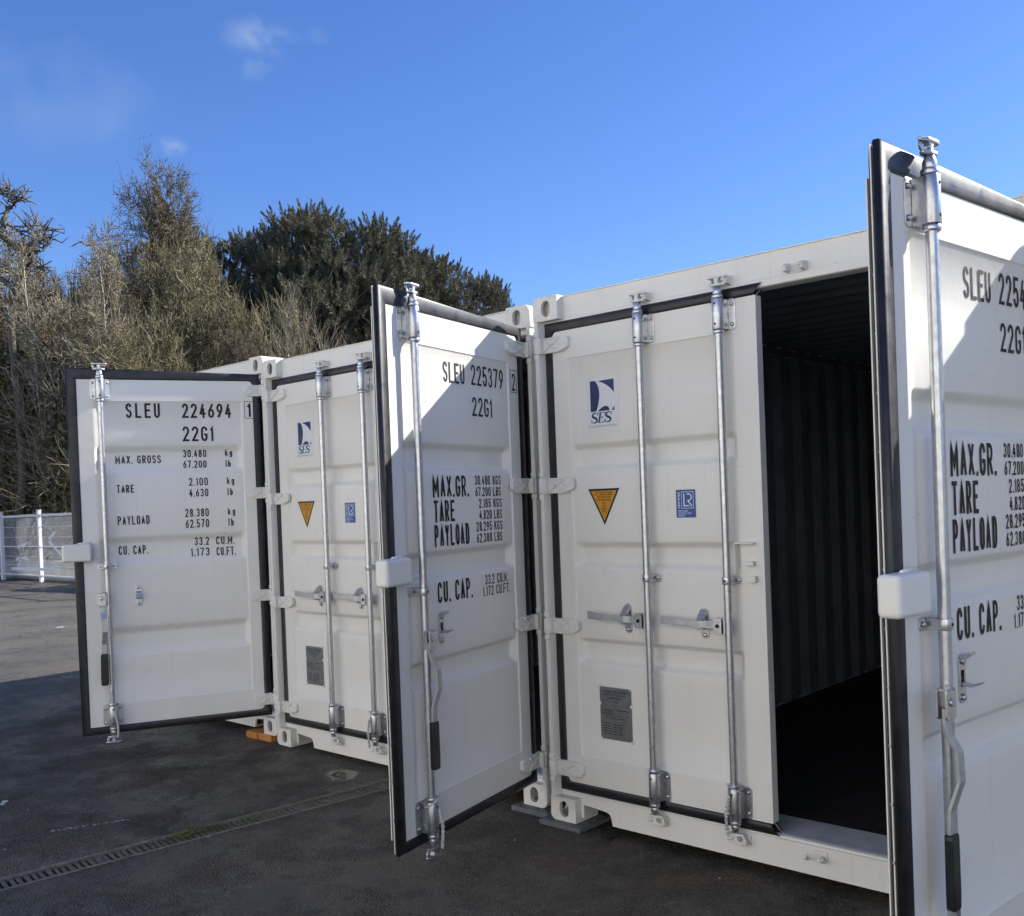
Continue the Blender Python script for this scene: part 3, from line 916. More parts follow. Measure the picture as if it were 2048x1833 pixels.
def catch(door, D, u, z, opened):
    tf = D.tf; mb = MB()
    st = arc(u, z+.050, .020, .020, 0, 180, 8)+arc(u, z-.050, .020, .020, 180, 360, 8)
    d = D.depth(u, z)
    f = NF-d
    mb.prism(st, 1, f, f+.005, 'zinc', tf)
    for q in (.052, -.052):
        mb.lathe((u, 0, z+q), [(0, f+.005), (.011, f+.005), (.010, f+.012), (.004, f+.015), (0, f+.015)], 'zinc', 10, 1, tf)
    if opened == 0:                              # hasp folded over the lever
        mb.prism([(f+.005, z+.060), (f+.014, z+.062), (f+.055, z+.018), (f+.066, z-.014), (f+.058, z-.018), (f+.044, z+.012), (f+.005, z+.040)], 0, u-.015, u+.015, 'zinc', tf)
        mb.prism([(f+.005, z-.026), (f+.045, z-.026), (f+.045, z-.012), (f+.036, z-.012), (f+.036, z-.018), (f+.005, z-.018)], 0, u-.014, u+.014, 'zinc', tf)
    elif opened == 1:                            # hasp hanging out
        mb.prism([(f+.005, z-.018), (f+.034, z-.020), (f+.062, z-.008), (f+.064, z-.002), (f+.034, z-.012), (f+.005, z-.008)], 0, u-.010, u+.010, 'zinc', tf)
        mb.prism([(f+.005, z+.056), (f+.016, z+.058), (f+.040, z+.074), (f+.036, z+.080), (f+.012, z+.072), (f+.005, z+.070)], 0, u-.014, u+.014, 'zinc', tf)
        mb.box((u-.008, f+.0045, z-.022), (u+.008, f+.0065, z+.026), 'hole', tf)
    else:                                        # closed empty clip
        mb.prism([(f+.005, z+.028), (f+.026, z+.022), (f+.032, z+.004), (f+.030, z-.018), (f+.022, z-.020), (f+.022, z+.004), (f+.016, z+.014), (f+.005, z+.016)], 0, u-.015, u+.015, 'zinc', tf)
        mb.box((u-.012, f+.0045, z-.034), (u+.012, f+.018, z-.022), 'zinc', tf)
    mb.build('handle_catch', door, .0015)
def lever_closed(door, D, ur, z=1.022):
    tf = D.tf; mb = MB()
    mb.prism(round_rect(ur-.072, z-.034, ur-.018, z+.034, .010), 1, .018, .024, 'zinc', tf)
    mb.prism(round_rect(ur-.072, z-.034, ur-.018, z+.034, .010), 1, -.006, .000, 'zinc', tf)
    mb.box((ur-.030, -.006, z-.033), (ur-.012, .024, z+.033), 'zinc', tf)
    mb.lathe((ur-.050, 0, z), [(0, .024), (.009, .024), (.008, .029), (0, .030)], 'hole', 10, 1, tf)
    p = [(ur-.035, .009, z), (ur-.105, .009, z+.002), (ur-.135, .020, z+.004), (ur-.22, .022, z+.007), (ur-.255, .024, z+.008), (ur-.345, .022, z+.013)]
    bar_sweep(mb, p, [.017, .017, .015, .012, .014, .0185], .0045, 'zincdull', tf, 2)
    mb.build('handle', door, .0015)
def lever_hanging(door, D, u, z=1.012):
    tf = D.tf; mb = MB()
    mb.prism(round_rect(u-.026, z-.040, u+.026, z+.042, .009), 1, .040, .046, 'zinc', tf)
    mb.prism(round_rect(u-.026, z-.040, u+.026, z+.042, .009), 1, .014, .020, 'zinc', tf)
    mb.box((u-.024, .014, z+.036), (u+.024, .046, z+.043), 'zinc', tf)
    mb.lathe((u, 0, z+.006), [(0, .046), (.012, .046), (.010, .051), (0, .052)], 'zinc', 10, 1, tf)
    p = [(u, .030, z-.01), (u, .030, z-.055), (u-.004, .036, z-.085), (u-.012, .056, z-.125), (u-.014, .058, z-.205), (u-.010, .042, z-.255), (u-.006, .034, z-.285), (u-.004, .032, z-.37)]
    bar_sweep(mb, p, [.015, .015, .0155, .0165, .0165, .0165, .016, .016], .0052, 'zincdull', tf, 0)
    mb.build('handle', door, .0015)
    mb = MB()
    g = [(u-.004, .032, z-.346), (u-.003, .033, z-.36), (u-.001, .034, z-.50), (u, .034, z-.540), (u, .034, z-.548)]
    bar_sweep(mb, g, [.020, .0215, .0230, .0215, .016], .012, 'grip', tf, 0)
    mb.build('handle_grip', door, .005, segs=3)
def seal_rope(door, D, u):
    tf = D.tf; mb = MB(); N = .010
    # a loop round the foot of the rod, then two twisted strands hanging to the cam
    loop = [(u+.030*math.cos(a), N+.031*math.sin(a), .345-.020*(1-math.cos(a-2.3))) for a in np.linspace(-2.6, 3.4, 18)]
    mb.tube(loop, .0042, 'rope', 6, tf)
    ax = [(u-.006, N+.036, .300), (u-.016, N+.036, .262), (u-.026, N+.034, .215), (u-.026, N+.032, .165), (u-.022, N+.030, .125)]
    for ph in (0, math.pi):
        pts = []
        for i in range(49):
            t = i/48*(len(ax)-1); k = min(int(t), len(ax)-2); f = t-k
            c = [ax[k][q]*(1-f)+ax[k+1][q]*f for q in range(3)]
            a = ph+i*.62
            pts.append((c[0]+.0042*math.cos(a), c[1]+.0042*math.sin(a), c[2]))
        mb.tube(pts, .0044, 'rope', 6, tf)
    mb.build('seal_rope', door)

def marking(door, D, text, ul, ur, z0, z1, th, gap=.32):
    if ' ' in text:                              # every word its own marking
        wd = lambda q: sum(WID.get(c, 1.0) for c in q)+gap*(len(q)-1)
        tot, x = wd(text), 0.0
        for w in text.split(' '):
            marking(door, D, w, ul+(ur-ul)*x/tot, ul+(ur-ul)*(x+wd(w))/tot, z0, z1, th, gap)
            x += wd(w)+WID[' ']+2*gap
        return
    mb = MB()
    lettering(mb, text, ul, ur, z0, z1, th, 'ink', D.pos, gap)
    return mb.build('marking', door, fix=False)
def marking_box(door, D, u0, u1, z0, z1, th=.0035):
    mb = MB()
    pts = [(u0, z0), (u1, z0), (u1, z1), (u0, z1), (u0, z0)]
    ribbon(mb, pts, th, 'ink', lambda a, b: D.pos(a, b, .0001))
    mb.build('marking_frame', door, fix=False)

# ---------------------------------------------------------------- left doors (closed)
GRV = [(1.862, 1.822, 1.758, 1.720), (1.385, 1.347, 1.286, 1.248), (.917, .884, .815, .778)]
GRV_A = [(2.000, 1.940, 1.867, 1.801), (1.413, 1.351, 1.279, 1.208), (.829, .766, .690, .619)]
def serif_ses(mb, u0, u1, z0, z1, pos):
    w = (u1-u0)/2.9; h = z1-z0
    def put(x, pts, ws): 
        ribbon(mb, [(x+a*w+.22*b*h, z0+b*h) for a, b in pts], [q*h for q in ws], 'navy', lambda a, b: pos(a, b, .0009))
    s_pts = arc(.5, .76, .36, .22, 25, 200, 8)+[(.22, .62), (.5, .5), (.78, .38)]+arc(.5, .24, .36, .22, 10, -155, 8)
    n = len(s_pts)
    s_w = [.06+.17*math.sin(math.pi*i/(n-1))**2 for i in range(n)]
    for x in (u0, u0+1.85*w):
        put(x, s_pts, s_w)
        put(x, [(.82, .70), (.88, 1.0)], [.10, .05]); put(x, [(.12, .02), (.16, .32)], [.05, .10])
    x = u0+.93*w
    put(x, [(.25, .02), (.25, .98)], [.2, .2]); put(x, [(.0, .98), (.95, .98)], [.06, .07]); put(x, [(-.02, .03), (.95, .03)], [.06, .07])
    put(x, [(.25, .52), (.68, .52)], [.06, .06]); put(x, [(.90, .95), (.92, .72)], [.1, .04]); put(x, [(.90, .05), (1.02, .30)], [.1, .04]); put(x, [(.66, .64), (.66, .40)], [.05, .05])
def left_door(root):
    D = Door(1.200, .160, 1.090, GRV, False)
    door = build_door(root, D)
    door.location = (AX, AY, 0)
    for z in (2.3545, 1.661, .965, .257): hinge(door, D, z, .187)
    for u in (.626, 1.045):
        locking_rod(door, D, u)
        rod_bracket(door, D, u, 2.288, 2.422); rod_bracket(door, D, u, .192, .330)
        rod_bracket(door, D, u, 1.200, 1.236, .046, .0225)
        cam_head(door, D, u, True, True); cam_head(door, D, u, False, True)
        lever_closed(door, D, u)
        catch(door, D, u-.150, 1.022, 0)
    seal_rope(door, D, 1.045)
    # lock-box mount near the free edge
    mb = MB()
    mb.prism([(1.072, 1.380), (1.165, 1.380), (1.165, 1.374), (1.078, 1.374), (1.078, 1.244), (1.072, 1.244)], 1, NF, NF+.030, 'paint', D.tf)
    mb.build('lock_box_lip', door, .001)
    for u, z, s in ((1.142, 1.291, .0), (1.150, 1.224, .004)):
        mb = MB(); mb.box((u-.018, NF, z-.009-s), (u+.018, NF+.026, z+.009+s), 'paint', D.tf); mb.build('lug', door, .002)
    # stickers
    P = lambda u, z, l=0.0: D.pos(u, z, l)
    def sheet(mb, pts, mat, lift):
        mb.add([P(a, b, lift) for a, b in pts], [tuple(range(len(pts)))], mat)
    mb = MB()
    u0, u1, z0, z1 = .268, .462, 1.920, 2.169
    sheet(mb, round_rect(u0, z0, u1, z1, .004, 2), 'sticker', 0)
    a0, a1, b0, b1 = u0+.026, u1-.024, 2.006, 2.153
    q = lambda x, y: (a0+x*(a1-a0), b0+y*(b1-b0))
    sheet(mb, [q(*p) for p in [(0, 0), (.22, 0), (.27, .06), (.34, .25), (.385, .45), (.39, .62), (.36, .78), (.30, .90), (.215, 1), (0, 1)]], 'navy', .0004)
    sheet(mb, [q(*p) for p in [(.32, .985), (.5, .925), (.68, .835), (.84, .72), (1, .565), (1, 1.0)]], 'navy', .0004)
    sheet(mb, [q(*p) for p in [(.29, 0), (.8, 0), (.77, .08), (.71, .135), (.63, .155), (.54, .14), (.42, .085)]], 'navy', .0004)
    sheet(mb, [q(*p) for p in [(.88, 0), (1, 0), (1, .125)]], 'navy', .0004)
    serif_ses(mb, .290, .418, 1.951, 2.000, P)
    lettering(mb, 'WWW.SPINNAKEREQUIPMENT.COM'.replace('Q', 'O'), u0+.012, u1-.012, 1.932, 1.938, .0009, 'plateink', P, .3, .0006)
    mb.build('logo_sticker', door, fix=False)
    mb = MB()
    uc = .3545
    sheet(mb, [(uc-.094, 1.636), (uc, 1.462), (uc+.094, 1.636)], 'ink', 0)
    sheet(mb, [(uc-.078, 1.626), (uc, 1.482), (uc+.078, 1.626)], 'yellow', .0004)
    z = 1.621
    for tx, w, h, th in (('ATTENTION', .105, .017, .0026), ('THIS CONTAINER', .078, .0095, .0015), ('MUST BE REPAIRED', .088, .0095, .0015), ('ONLY', .024, .0095, .0015), ('WITH', .024, .0095, .0015), ('CORTEN', .034, .0095, .0015), ('STEEL', .028, .0095, .0015)):
        lettering(mb, tx, uc-w/2, uc+w/2, z-h, z, th, 'brown', P, .3, .0007)
        z -= h+.0042
    mb.build('warning_sticker', door, fix=False)
    mb = MB()
    u0, u1, z0, z1 = .765, .868, 1.490, 1.615
    sheet(mb, [(u0-.002, z0-.002), (u1+.002, z0-.002), (u1+.002, z1+.002), (u0-.002, z1+.002)], 'sticker', 0)
    sheet(mb, [(u0, z0), (u1, z0), (u1, z1), (u0, z1)], 'blue', .0003)
    ribbon(mb, [(u0+.029, z0+.042), (u0+.091, z0+.042), (u0+.091, z0+.115), (u0+.029, z0+.115), (u0+.029, z0+.042)], .0022, 'paleprint', lambda a, b: P(a, b, .0006))
    ribbon(mb, [(u0+.042, z0+.107), (u0+.042, z0+.0525), (u0+.068, z0+.0525)], .0058, 'paleprint', lambda a, b: P(a, b, .0006))
    ribbon(mb, [(u0+.057, z0+.105)]+arc(u0+.066, z0+.091, .015, .0145, 85, -80, 8)+[(u0+.060, z0+.0755)], .0052, 'paleprint', lambda a, b: P(a, b, .0006))
    ribbon(mb, [(u0+.062, z0+.076), (u0+.083, z0+.0505)], .0056, 'paleprint', lambda a, b: P(a, b, .0008))
    # the upright word reads from bottom to top
    lettering(mb, 'CERTIFIED', z0+.042, z0+.114, -(u0+.020), -(u0+.010), .0022, 'paleprint', lambda a, b, l=0: P(-b, a, l), .3, .0006)
    for i, (tx, w) in enumerate((('CONTAINER', .051), ('CERTIFICATION', .070), ('SCHEME', .036))):
        lettering(mb, tx, u0+.010, u0+.010+w, z0+.026-.0105*i, z0+.0335-.0105*i, .0012, 'paleprint', P, .3, .0006)
    mb.build('certificate_sticker', door, fix=False)
    mb = MB()
    u0, u1, z0, z1, c = .286, .474, .432, .684, .012
    zm = .602
    out = [(u0+c, z0), (u1-c, z0), (u1, z0+c), (u1, zm-c), (u1-c*.7, zm), (u1, zm+c), (u1, z1-c), (u1-c, z1), (u0+c, z1), (u0, z1-c), (u0, zm+c), (u0+c*.7, zm), (u0, zm-c), (u0, z0+c)]
    mb.prism(out, 1, NF-.007, NF-.0045, 'plate', D.tf)
    Q = lambda u, z, l=0.0: D.tf(u, NF-.0042+l, z)
    def line(a, b, z, th): ribbon(mb, [(a, z), (b, z)], th, 'plateink', lambda x, y: Q(x, y, .0002))
    lettering(mb, 'APPROVED FOR TRANSPORT', u0+.014, u1-.018, z1-.026, z1-.016, .0020, 'plateink', Q, .3, .0003)
    lettering(mb, 'UNDER CUSTOMS SEAL', u0+.030, u1-.034, z1-.041, z1-.031, .0020, 'plateink', Q, .3, .0003)
    lettering(mb, 'CSC SAFETY APPROVAL', u0+.030, u1-.030, z0+.100, z0+.110, .0020, 'plateink', Q, .3, .0003)
    def frame(a, b, c_, d): ribbon(mb, [(a, c_), (b, c_), (b, d), (a, d), (a, c_)], .0012, 'plateink', lambda x, y: Q(x, y, .0002))
    frame(u0+.040, u1-.046, z1-.058, z1-.047); line(u0+.055, u1-.065, z1-.0525, .005)
    frame(u0+.020, u0+.062, z1-.074, z1-.064); frame(u1-.050, u1-.012, z1-.076, z1-.066)
    line(u0+.072, u0+.118, z1-.066, .003); line(u0+.072, u0+.112, z1-.073, .003)
    line(u0+.006, u1-.006, zm-.004, .0014); line(u0+.006, u1-.006, z0+.118, .0014)
    ribbon(mb, [(u0+.090, zm-.006), (u0+.090, z0+.12)], .0014, 'plateink', lambda x, y: Q(x, y, .0002))
    for i in range(4): line(u0+.012, u0+.082-.006*(i % 2), zm-.026-.0085*i, .0036)
    line(u0+.010, u0+.036, zm-.012, .004); line(u0+.098, u1-.014, zm-.026, .005); frame(u0+.108, u1-.022, zm-.050, zm-.038)
    for i in range(5): line(u0+.014, u0+.070-.010*(i < 2), z0+.078-.0125*i, .0044)
    for i in range(5):
        line(u0+.078, u0+.100, z0+.074-.0115*i, .0060); line(u0+.106, u0+.132, z0+.074-.0115*i, .0055)
    frame(u0+.074, u0+.136, z0+.016, z0+.086); frame(u0+.142, u1-.012, z0+.012, z0+.086)
    for a, b in ((u0, z0), (u1, z0), (u0, z1), (u1, z1), (u0, zm), (u1, zm)):
        mb.lathe((a, 0, b), [(0, NF-.006), (.0085, NF-.006), (.0075, NF-.001), (.003, NF+.001), (0, NF+.001)], 'paint', 8, 1, D.tf)
    mb.build('approval_plate', door, fix=False)
    return door

# ---------------------------------------------------------------- right doors (swung open)
TXT_B = [('MAX.GR.', .836, .550, 1.615, 1.713, .0130), ('TARE', .833, .673, 1.505, 1.602, .0130), ('PAYLOAD', .835, .558, 1.396, 1.493, .0130),
         ('30.480 KGS', .496, .263, 1.6690, 1.714, .0063), ('67.200 LBS', .493, .265, 1.615, 1.6585, .0063), ('2.185 KGS', .466, .260, 1.560, 1.6035, .0063),
         ('4.820 LBS', .465, .262, 1.505, 1.549, .0063), ('28.295 KGS', .495, .263, 1.450, 1.495, .0063), ('62.380 LBS', .496, .267, 1.396, 1.440, .0063),
         ('CU. CAP.', .828, .550, 1.146, 1.240, .0130), ('33.2 CU.M.', .437, .230, 1.193, 1.240, .0060), ('1.172 CU.FT.', .460, .215, 1.139, 1.185, .0060), ('22G1', .493, .315, 1.994, 2.084, .0108), ('SLEU', .722, .549, 2.135, 2.228, .0108)]
TXT_A = [('SLEU', .866, .659, 2.172, 2.268, .0132), ('224694', .523, .213, 2.172, 2.268, .0132), ('1', .110, .082, 2.178, 2.271, .0140), ('22G1', .525, .330, 2.017, 2.116, .0132),
         ('MAX. GROSS', .940, .664, 1.877, 1.930, .0075), ('30.480', .527, .380, 1.912, 1.962, .0070), ('67.200', .528, .381, 1.841, 1.891, .0070), ('kg', .260, .214, 1.918, 1.960, .0066), ('lb', .259, .226, 1.844, 1.889, .0066),
         ('TARE', .938, .835, 1.687, 1.739, .0075), ('2.100', .498, .379, 1.722, 1.774, .0070), ('4.630', .499, .379, 1.648, 1.701, .0070), ('kg', .257, .211, 1.727, 1.772, .0066), ('lb', .256, .223, 1.652, 1.699, .0066),
         ('PAYLOAD', .940, .749, 1.480, 1.537, .0075), ('28.380', .529, .381, 1.515, 1.570, .0070), ('62.570', .530, .382, 1.442, 1.498, .0070), ('kg', .259, .212, 1.520, 1.565, .0066), ('lb', .258, .224, 1.446, 1.495, .0066),
         ('CU. CAP.', .942, .766, 1.285, 1.343, .0075), ('33.2', .477, .385, 1.324, 1.378, .0070), ('1.173', .503, .385, 1.252, 1.306, .0070), ('CU.M.', .340, .223, 1.323, 1.377, .0070), ('CU.FT.', .340, .218, 1.248, 1.304, .0070)]
def right_door(root, open_deg, kind, rod, du, lever_du, number=None, check=None, hang=True):
    A = kind == 'A'
    D = Door(1.150 if A else 1.130, .142 if A else .160, 1.060 if A else 1.055, GRV_A if A else GRV, True)
    door = build_door(root, D)
    door.location = (W-AX, AY, 0)
    door.rotation_euler = (0, 0, math.pi+R(open_deg))
    if du:
        a = math.pi+R(open_deg)
        door.location = (W-AX+du*math.cos(a), AY+du*math.sin(a), 0)
    for z in (2.3545, 1.661, .965, .257): hinge(door, D, z, .130 if A else .187)
    locking_rod(door, D, rod)
    rod_bracket(door, D, rod, 2.288, 2.422); rod_bracket(door, D, rod, .192, .330)
    rod_bracket(door, D, rod, 1.200, 1.236, .056, .0225)
    cam_head(door, D, rod, True); cam_head(door, D, rod, False)
    if hang: lever_hanging(door, D, rod+lever_du)
    else: lever_closed(door, D, rod)
    catch(door, D, .835 if A else .812, 1.018 if A else 1.036, (2 if A else 1) if hang else 0)
    seal_rope(door, D, rod)
    mb = MB()
    # folded plate: face, end, top; open below and behind
    mb.box((1.098, -.034, 1.258), (1.268, .032, 1.370), 'paint', D.tf)
    lb = mb.build('lock_box', door, .015, segs=4)
    mb = MB()
    mb.tube([(1.100, -.010, 1.3705), (1.140, -.012, 1.374), (1.180, -.010, 1.3705)], .006, 'paint', 6, D.tf)
    mb.tube([(1.097, -.022, 1.262), (1.0945, -.024, 1.31), (1.097, -.022, 1.366)], .005, 'paint', 6, D.tf)
    mb.build('weld_bead', door)
    mb = MB(); mb.tube([(1.098, .005, 1.268), (1.090, .008, 1.262), (1.080, .008, 1.266), (1.075, .008, 1.282)], .0045, 'paint', 6, D.tf); mb.build('lock_hook', door)
    if kind == 'plain': return door
    if A:
        for t, a, b, z0, z1, th in TXT_A: marking(door, D, t, a, b, z0, z1, th, .55 if t in ('SLEU', 'kg', 'lb') else .38)
        marking_box(door, D, .124, .068, 2.168, 2.283)
    else:
        for t, a, b, z0, z1, th in TXT_B: marking(door, D, t, a, b, z0, z1, th)
        for t, a, b, z0, z1, th in number: marking(door, D, t, a, b, z0, z1, th)
        if check: marking_box(door, D, .143, .086, 2.133, 2.244)
    return door

def copy_tree(o, parent=None):
    c = o.copy()
    COL.objects.link(c)
    c.parent = parent
    for ch in list(o.children): copy_tree(ch, c)
    return c
proto = empty('shipping_container', (0, 0, 0))
build_body(proto)
left_door(proto)
CG = 'white shipping containers standing side by side'
# B: right front corner 0.0926 m left of the proto, set back; A beyond it on a timber block
zB, zA = .0059, .0523
boxes = {}
boxes['C'] = proto
for k, loc in (('B', (-.0926-W, .0775, zB)), ('A', (-2.5428-W, .0880, zA)), ('D', (W+.075, .035, 0))):
    c = copy_tree(proto); c.location = loc; boxes[k] = c
right_door(boxes['B'], 102.5, 'B', 1.000, 0, -.004, [('225379', .493, .205, 2.140, 2.236, .0108), ('2', .131, .099, 2.141, 2.229, .0105)], True)
right_door(boxes['C'], 82.3, 'B', 1.000, -.024, .046, [('2254', .493, .306, 2.140, 2.236, .0108)])
right_door(boxes['A'], 64.2, 'A', 1.012, 0, .040)
right_door(boxes['D'], 0, 'plain', 1.000, 0, 0, hang=False)
tag(boxes['A'], 'leftmost white shipping container, number 224694 on its half open right door', 'shipping container', CG)
tag(boxes['B'], 'middle white shipping container, number 225379 on its wide open right door', 'shipping container', CG)
tag(boxes['C'], 'nearest white shipping container with the dark empty interior showing', 'shipping container', CG)
tag(boxes['D'], 'white shipping container beyond the right edge of the photo, next to the nearest one', 'shipping container', CG)

# packing under the front corners
def pad(name, x0, x1, y0, y1, ztop, mat, label, cat, studs=True, bev=.003):
    xm = (x0+x1)/2
    zb = zg(xm)
    mb = MB()
    mb.box((x0-xm, y0, 0), (x1-xm, y1, ztop-zb-.0005), mat)
    o = mb.build(name, None, bev)
    o.location = (xm, 0, zb)
    tag(o, label, cat)
    return o
def studded(name, x0, x1, y0, y1, ztop, label):
    xm, ym = (x0+x1)/2, (y0+y1)/2
    zb = zg(xm)
    t = empty(name, (xm, ym, zb))
    mb = MB(); mb.box((x0-xm, y0-ym, 0), (x1-xm, y1-ym, ztop-zb-.003), 'pad'); mb.build('slab', t, .003)
    sm = MB(); sm.lathe((0, 0, 0), [(0, 0), (.012, 0), (.011, .0025), (0, .003)], 'pad', 10); me = sm.mesh('stud')
    for i in range(4):
        for j in range(6):
            o = link('stud', me, t); o.location = (x0-xm+.03+i*(x1-x0-.06)/3, y0-ym+.03+j*(y1-y0-.06)/5, ztop-zb-.003)
    tag(t, label, 'plastic pad', 'grey plastic pads under the containers')
    return t
studded('packing_pad', -.047, .220, -.040, .330, 0, 'thin grey plastic pad under the front corner of the nearest container')
studded('packing_pad', -.305, -.052, .030, .300, zB, 'thick grey plastic pad under the right front corner of the middle container')
def timber():
    t = empty('timber_block', (-2.70, .12, zg(-2.7)))
    h = zA-zg(-2.7)-.0008
    for i, (a, b) in enumerate(((-.215, -.075), (-.072, .085))):
        mb = MB()
        mb.box((a, -.045+.006*i, 0), (b, .26, h-.002*(1-i)), 'brick')
        mb.build('timber_offcut', t, .006)
    tag(t, 'orange timber packing under the corner of the leftmost container', 'timber block')
timber()

# ---------------------------------------------------------------- trees, hedge and fence
def raw_mesh(name, V, F, mats, midx=None, smooth=False):
    me = bpy.data.meshes.new(name)
    V = np.asarray(V, np.float32); F = np.asarray(F, np.int32)
    k = F.shape[1]
    me.vertices.add(len(V)); me.vertices.foreach_set('co', V.ravel())
    me.loops.add(F.size); me.loops.foreach_set('vertex_index', F.ravel())
    me.polygons.add(len(F)); me.polygons.foreach_set('loop_start', np.arange(len(F), dtype=np.int32)*k)
    for mt in mats: me.materials.append(M[mt])
    if midx is not None: me.polygons.foreach_set('material_index', np.asarray(midx, np.int32))
    if smooth: me.polygons.foreach_set('use_smooth', np.ones(len(F), bool))
    me.update(calc_edges=True)
    return me
def norm(a): return a/np.maximum(np.linalg.norm(a, axis=-1, keepdims=True), 1e-9)
def seg_mesh(name, P0, P1, R0, R1, mat, sides=3):
    P0, P1, R0, R1 = [np.asarray(q, float) for q in (P0, P1, R0, R1)]
    d = norm(P1-P0)
    ref = np.where(np.abs(d[:, 2:3]) > .9, np.array([[1., 0, 0]]), np.array([[0, 0, 1.]]))
    a = norm(np.cross(d, ref)); b = np.cross(d, a)
    w = np.arange(sides)*2*np.pi/sides
    ring = np.cos(w)[None, :, None]*a[:, None, :]+np.sin(w)[None, :, None]*b[:, None, :]
    V = np.concatenate([P0[:, None]+ring*R0[:, None, None], P1[:, None]+ring*R1[:, None, None]], 1)
    n = len(P0)
    k = np.arange(sides); k2 = (k+1) % sides
    f = np.stack([k, k2, sides+k2, sides+k], 1)
    F = (np.arange(n)*2*sides)[:, None, None]+f[None]
    return raw_mesh(name, V.reshape(-1, 3), F.reshape(-1, 4), [mat])
def rot_about(d, ang, r):
    """unit vector at angle ang from d, random roll"""
    t = r.normal(size=3); t -= t.dot(d)*d; t /= np.linalg.norm(t)
    return math.cos(ang)*d+math.sin(ang)*t
def grow(r, base, d, length, rad, level, spec, out):
    """spec[level] = (segments, children, child length, angle, up pull, wiggle, start)"""
    segs, kids, clen, ang, up, wig, start = spec[level]
    p = np.array(base, float); d = np.array(d, float)
    pts = [p.copy()]; dirs = [d.copy()]
    for i in range(segs):
        d = d+r.normal(size=3)*wig+np.array([0, 0, up])
        d /= np.linalg.norm(d)
        q = p+d*length/segs
        r0 = rad*(1-.75*i/segs); r1 = rad*(1-.75*(i+1)/segs)
        out[level].append((p, q, r0, r1))
        p = q; pts.append(p.copy()); dirs.append(d.copy())
    if level+1 < len(spec):
        for c in range(kids):
            t = start+(1-start)*(c+r.random())/kids
            k = min(int(t*segs), segs-1); f = t*segs-k
            b = pts[k]*(1-f)+pts[k+1]*f
            nd = rot_about(dirs[k+1], ang*(.7+.6*r.random()), r)
            if nd[2] < -.1: nd[2] *= .3
            ll = length*clen*(1.15-.75*t*(level == 0))*(.7+.6*r.random())
            grow(r, b, nd/np.linalg.norm(nd), ll, max(rad*(1-.75*t)*.55, .0125), level+1, spec, out)
def split_tree(out, wood_levels):
    A = [s for l in out[:wood_levels] for s in l]; B = [s for l in out[wood_levels:] for s in l]
    return A, B
def seg_arrays(L): return [np.array([s[i] for s in L]) for i in range(4)]
def leaf_cloud(name, C, size, mat, r, normal=None, aspect=1.3):
    n = len(C)
    a = norm(r.normal(size=(n, 3))); 
    if normal is not None: a = norm(a*.6+np.cross(normal, norm(r.normal(size=(n, 3)))))
    b = norm(np.cross(a, r.normal(size=(n, 3))))
    s = size*(.6+.8*r.random((n, 1)))
    V = np.stack([C-a*s*aspect*.5, C+b*s*.42, C+a*s*aspect*.5, C-b*s*.42], 1)
    return raw_mesh(name, V.reshape(-1, 3), np.arange(4*n).reshape(-1, 4), [mat])

BARE = []
def extent(mesh_list):
    co = []
    for me in mesh_list:
        v = np.empty(len(me.vertices)*3, np.float32); me.vertices.foreach_get('co', v); co.append(v.reshape(-1, 3))
    co = np.concatenate(co)
    return np.percentile(co[:, 2], 99.7), np.percentile(np.hypot(co[:, 0], co[:, 1]), 88)
def bare_variant(seed, spec, nstems, lean, h, twig, bark, rad):
    r = np.random.default_rng(seed)
    out = [[] for _ in spec]
    for s in range(nstems):
        a = r.random()*6.28
        d = np.array([math.cos(a)*lean*r.random(), math.sin(a)*lean*r.random(), 1.0]); d /= np.linalg.norm(d)
        b = np.array([math.cos(a), math.sin(a), 0])*(.0 if nstems == 1 else .5*r.random())
        grow(r, b, d, h*(.75+.3*r.random()), rad, 0, spec, out)
    A, B = split_tree(out, 2)
    ms = seg_mesh('trunk', *seg_arrays(A), bark, 5), seg_mesh('crown', *seg_arrays(B), twig, 3)
    return ms, extent(ms)
SP_TALL = [(9, 16, .36, .75, .03, .07, .20), (6, 9, .42, .70, .03, .17, .12), (5, 6, .50, .70, .03, .22, .10), (4, 4, .60, .75, .03, .28, .1), (3, 0, 0, 0, .02, .32, 0)]
SP_BUSH = [(7, 10, .42, .62, .02, .12, .12), (6, 8, .46, .70, .03, .20, .10), (5, 6, .52, .70, .04, .25, .1), (4, 4, .62, .75, .03, .30, .1), (3, 0, 0, 0, .02, .34, 0)]
SP_STEM = [(9, 12, .24, .60, .02, .05, .25), (6, 7, .45, .62, .06, .16, .12), (4, 5, .52, .62, .06, .20, .1), (3, 4, .62, .66, .05, .26, .1), (2, 0, 0, 0, .04, .3, 0)]
SP_WISP = [(6, 8, .42, .32, .05, .06, .15), (5, 6, .5, .36, .09, .10, .1), (3, 4, .55, .42, .09, .14, .1), (2, 0, 0, 0, .06, .16, 0)]
BARE.append(bare_variant(3, SP_TALL, 1, .1, 8.2, 'twig', 'bark', .15))
BARE.append(bare_variant(5, SP_BUSH, 4, .45, 6.2, 'twigdark', 'bark', .08))
BARE.append(bare_variant(8, SP_STEM, 5, .22, 8.8, 'twig', 'birch', .060))
BARE.append(bare_variant(12, SP_BUSH, 5, .5, 5.8, 'twigolive', 'bark', .07))
BARE.append(bare_variant(14, SP_WISP, 8, .50, 6.6, 'twig', 'bark', .035))
def put_tree(name, variant, loc, height, radius, rz, label, group, parts=('trunk', 'crown')):
    meshes, (zm, rm) = variant
    t = empty(name, loc, rz)
    for me, pn in zip(meshes, parts):
        o = link(pn, me, t)
        o.scale = (radius/rm, radius/rm, height/zm)
    tag(t, label, 'tree', group)
    return t
ZT = zg(-20)
GB = 'bare winter trees behind the containers'
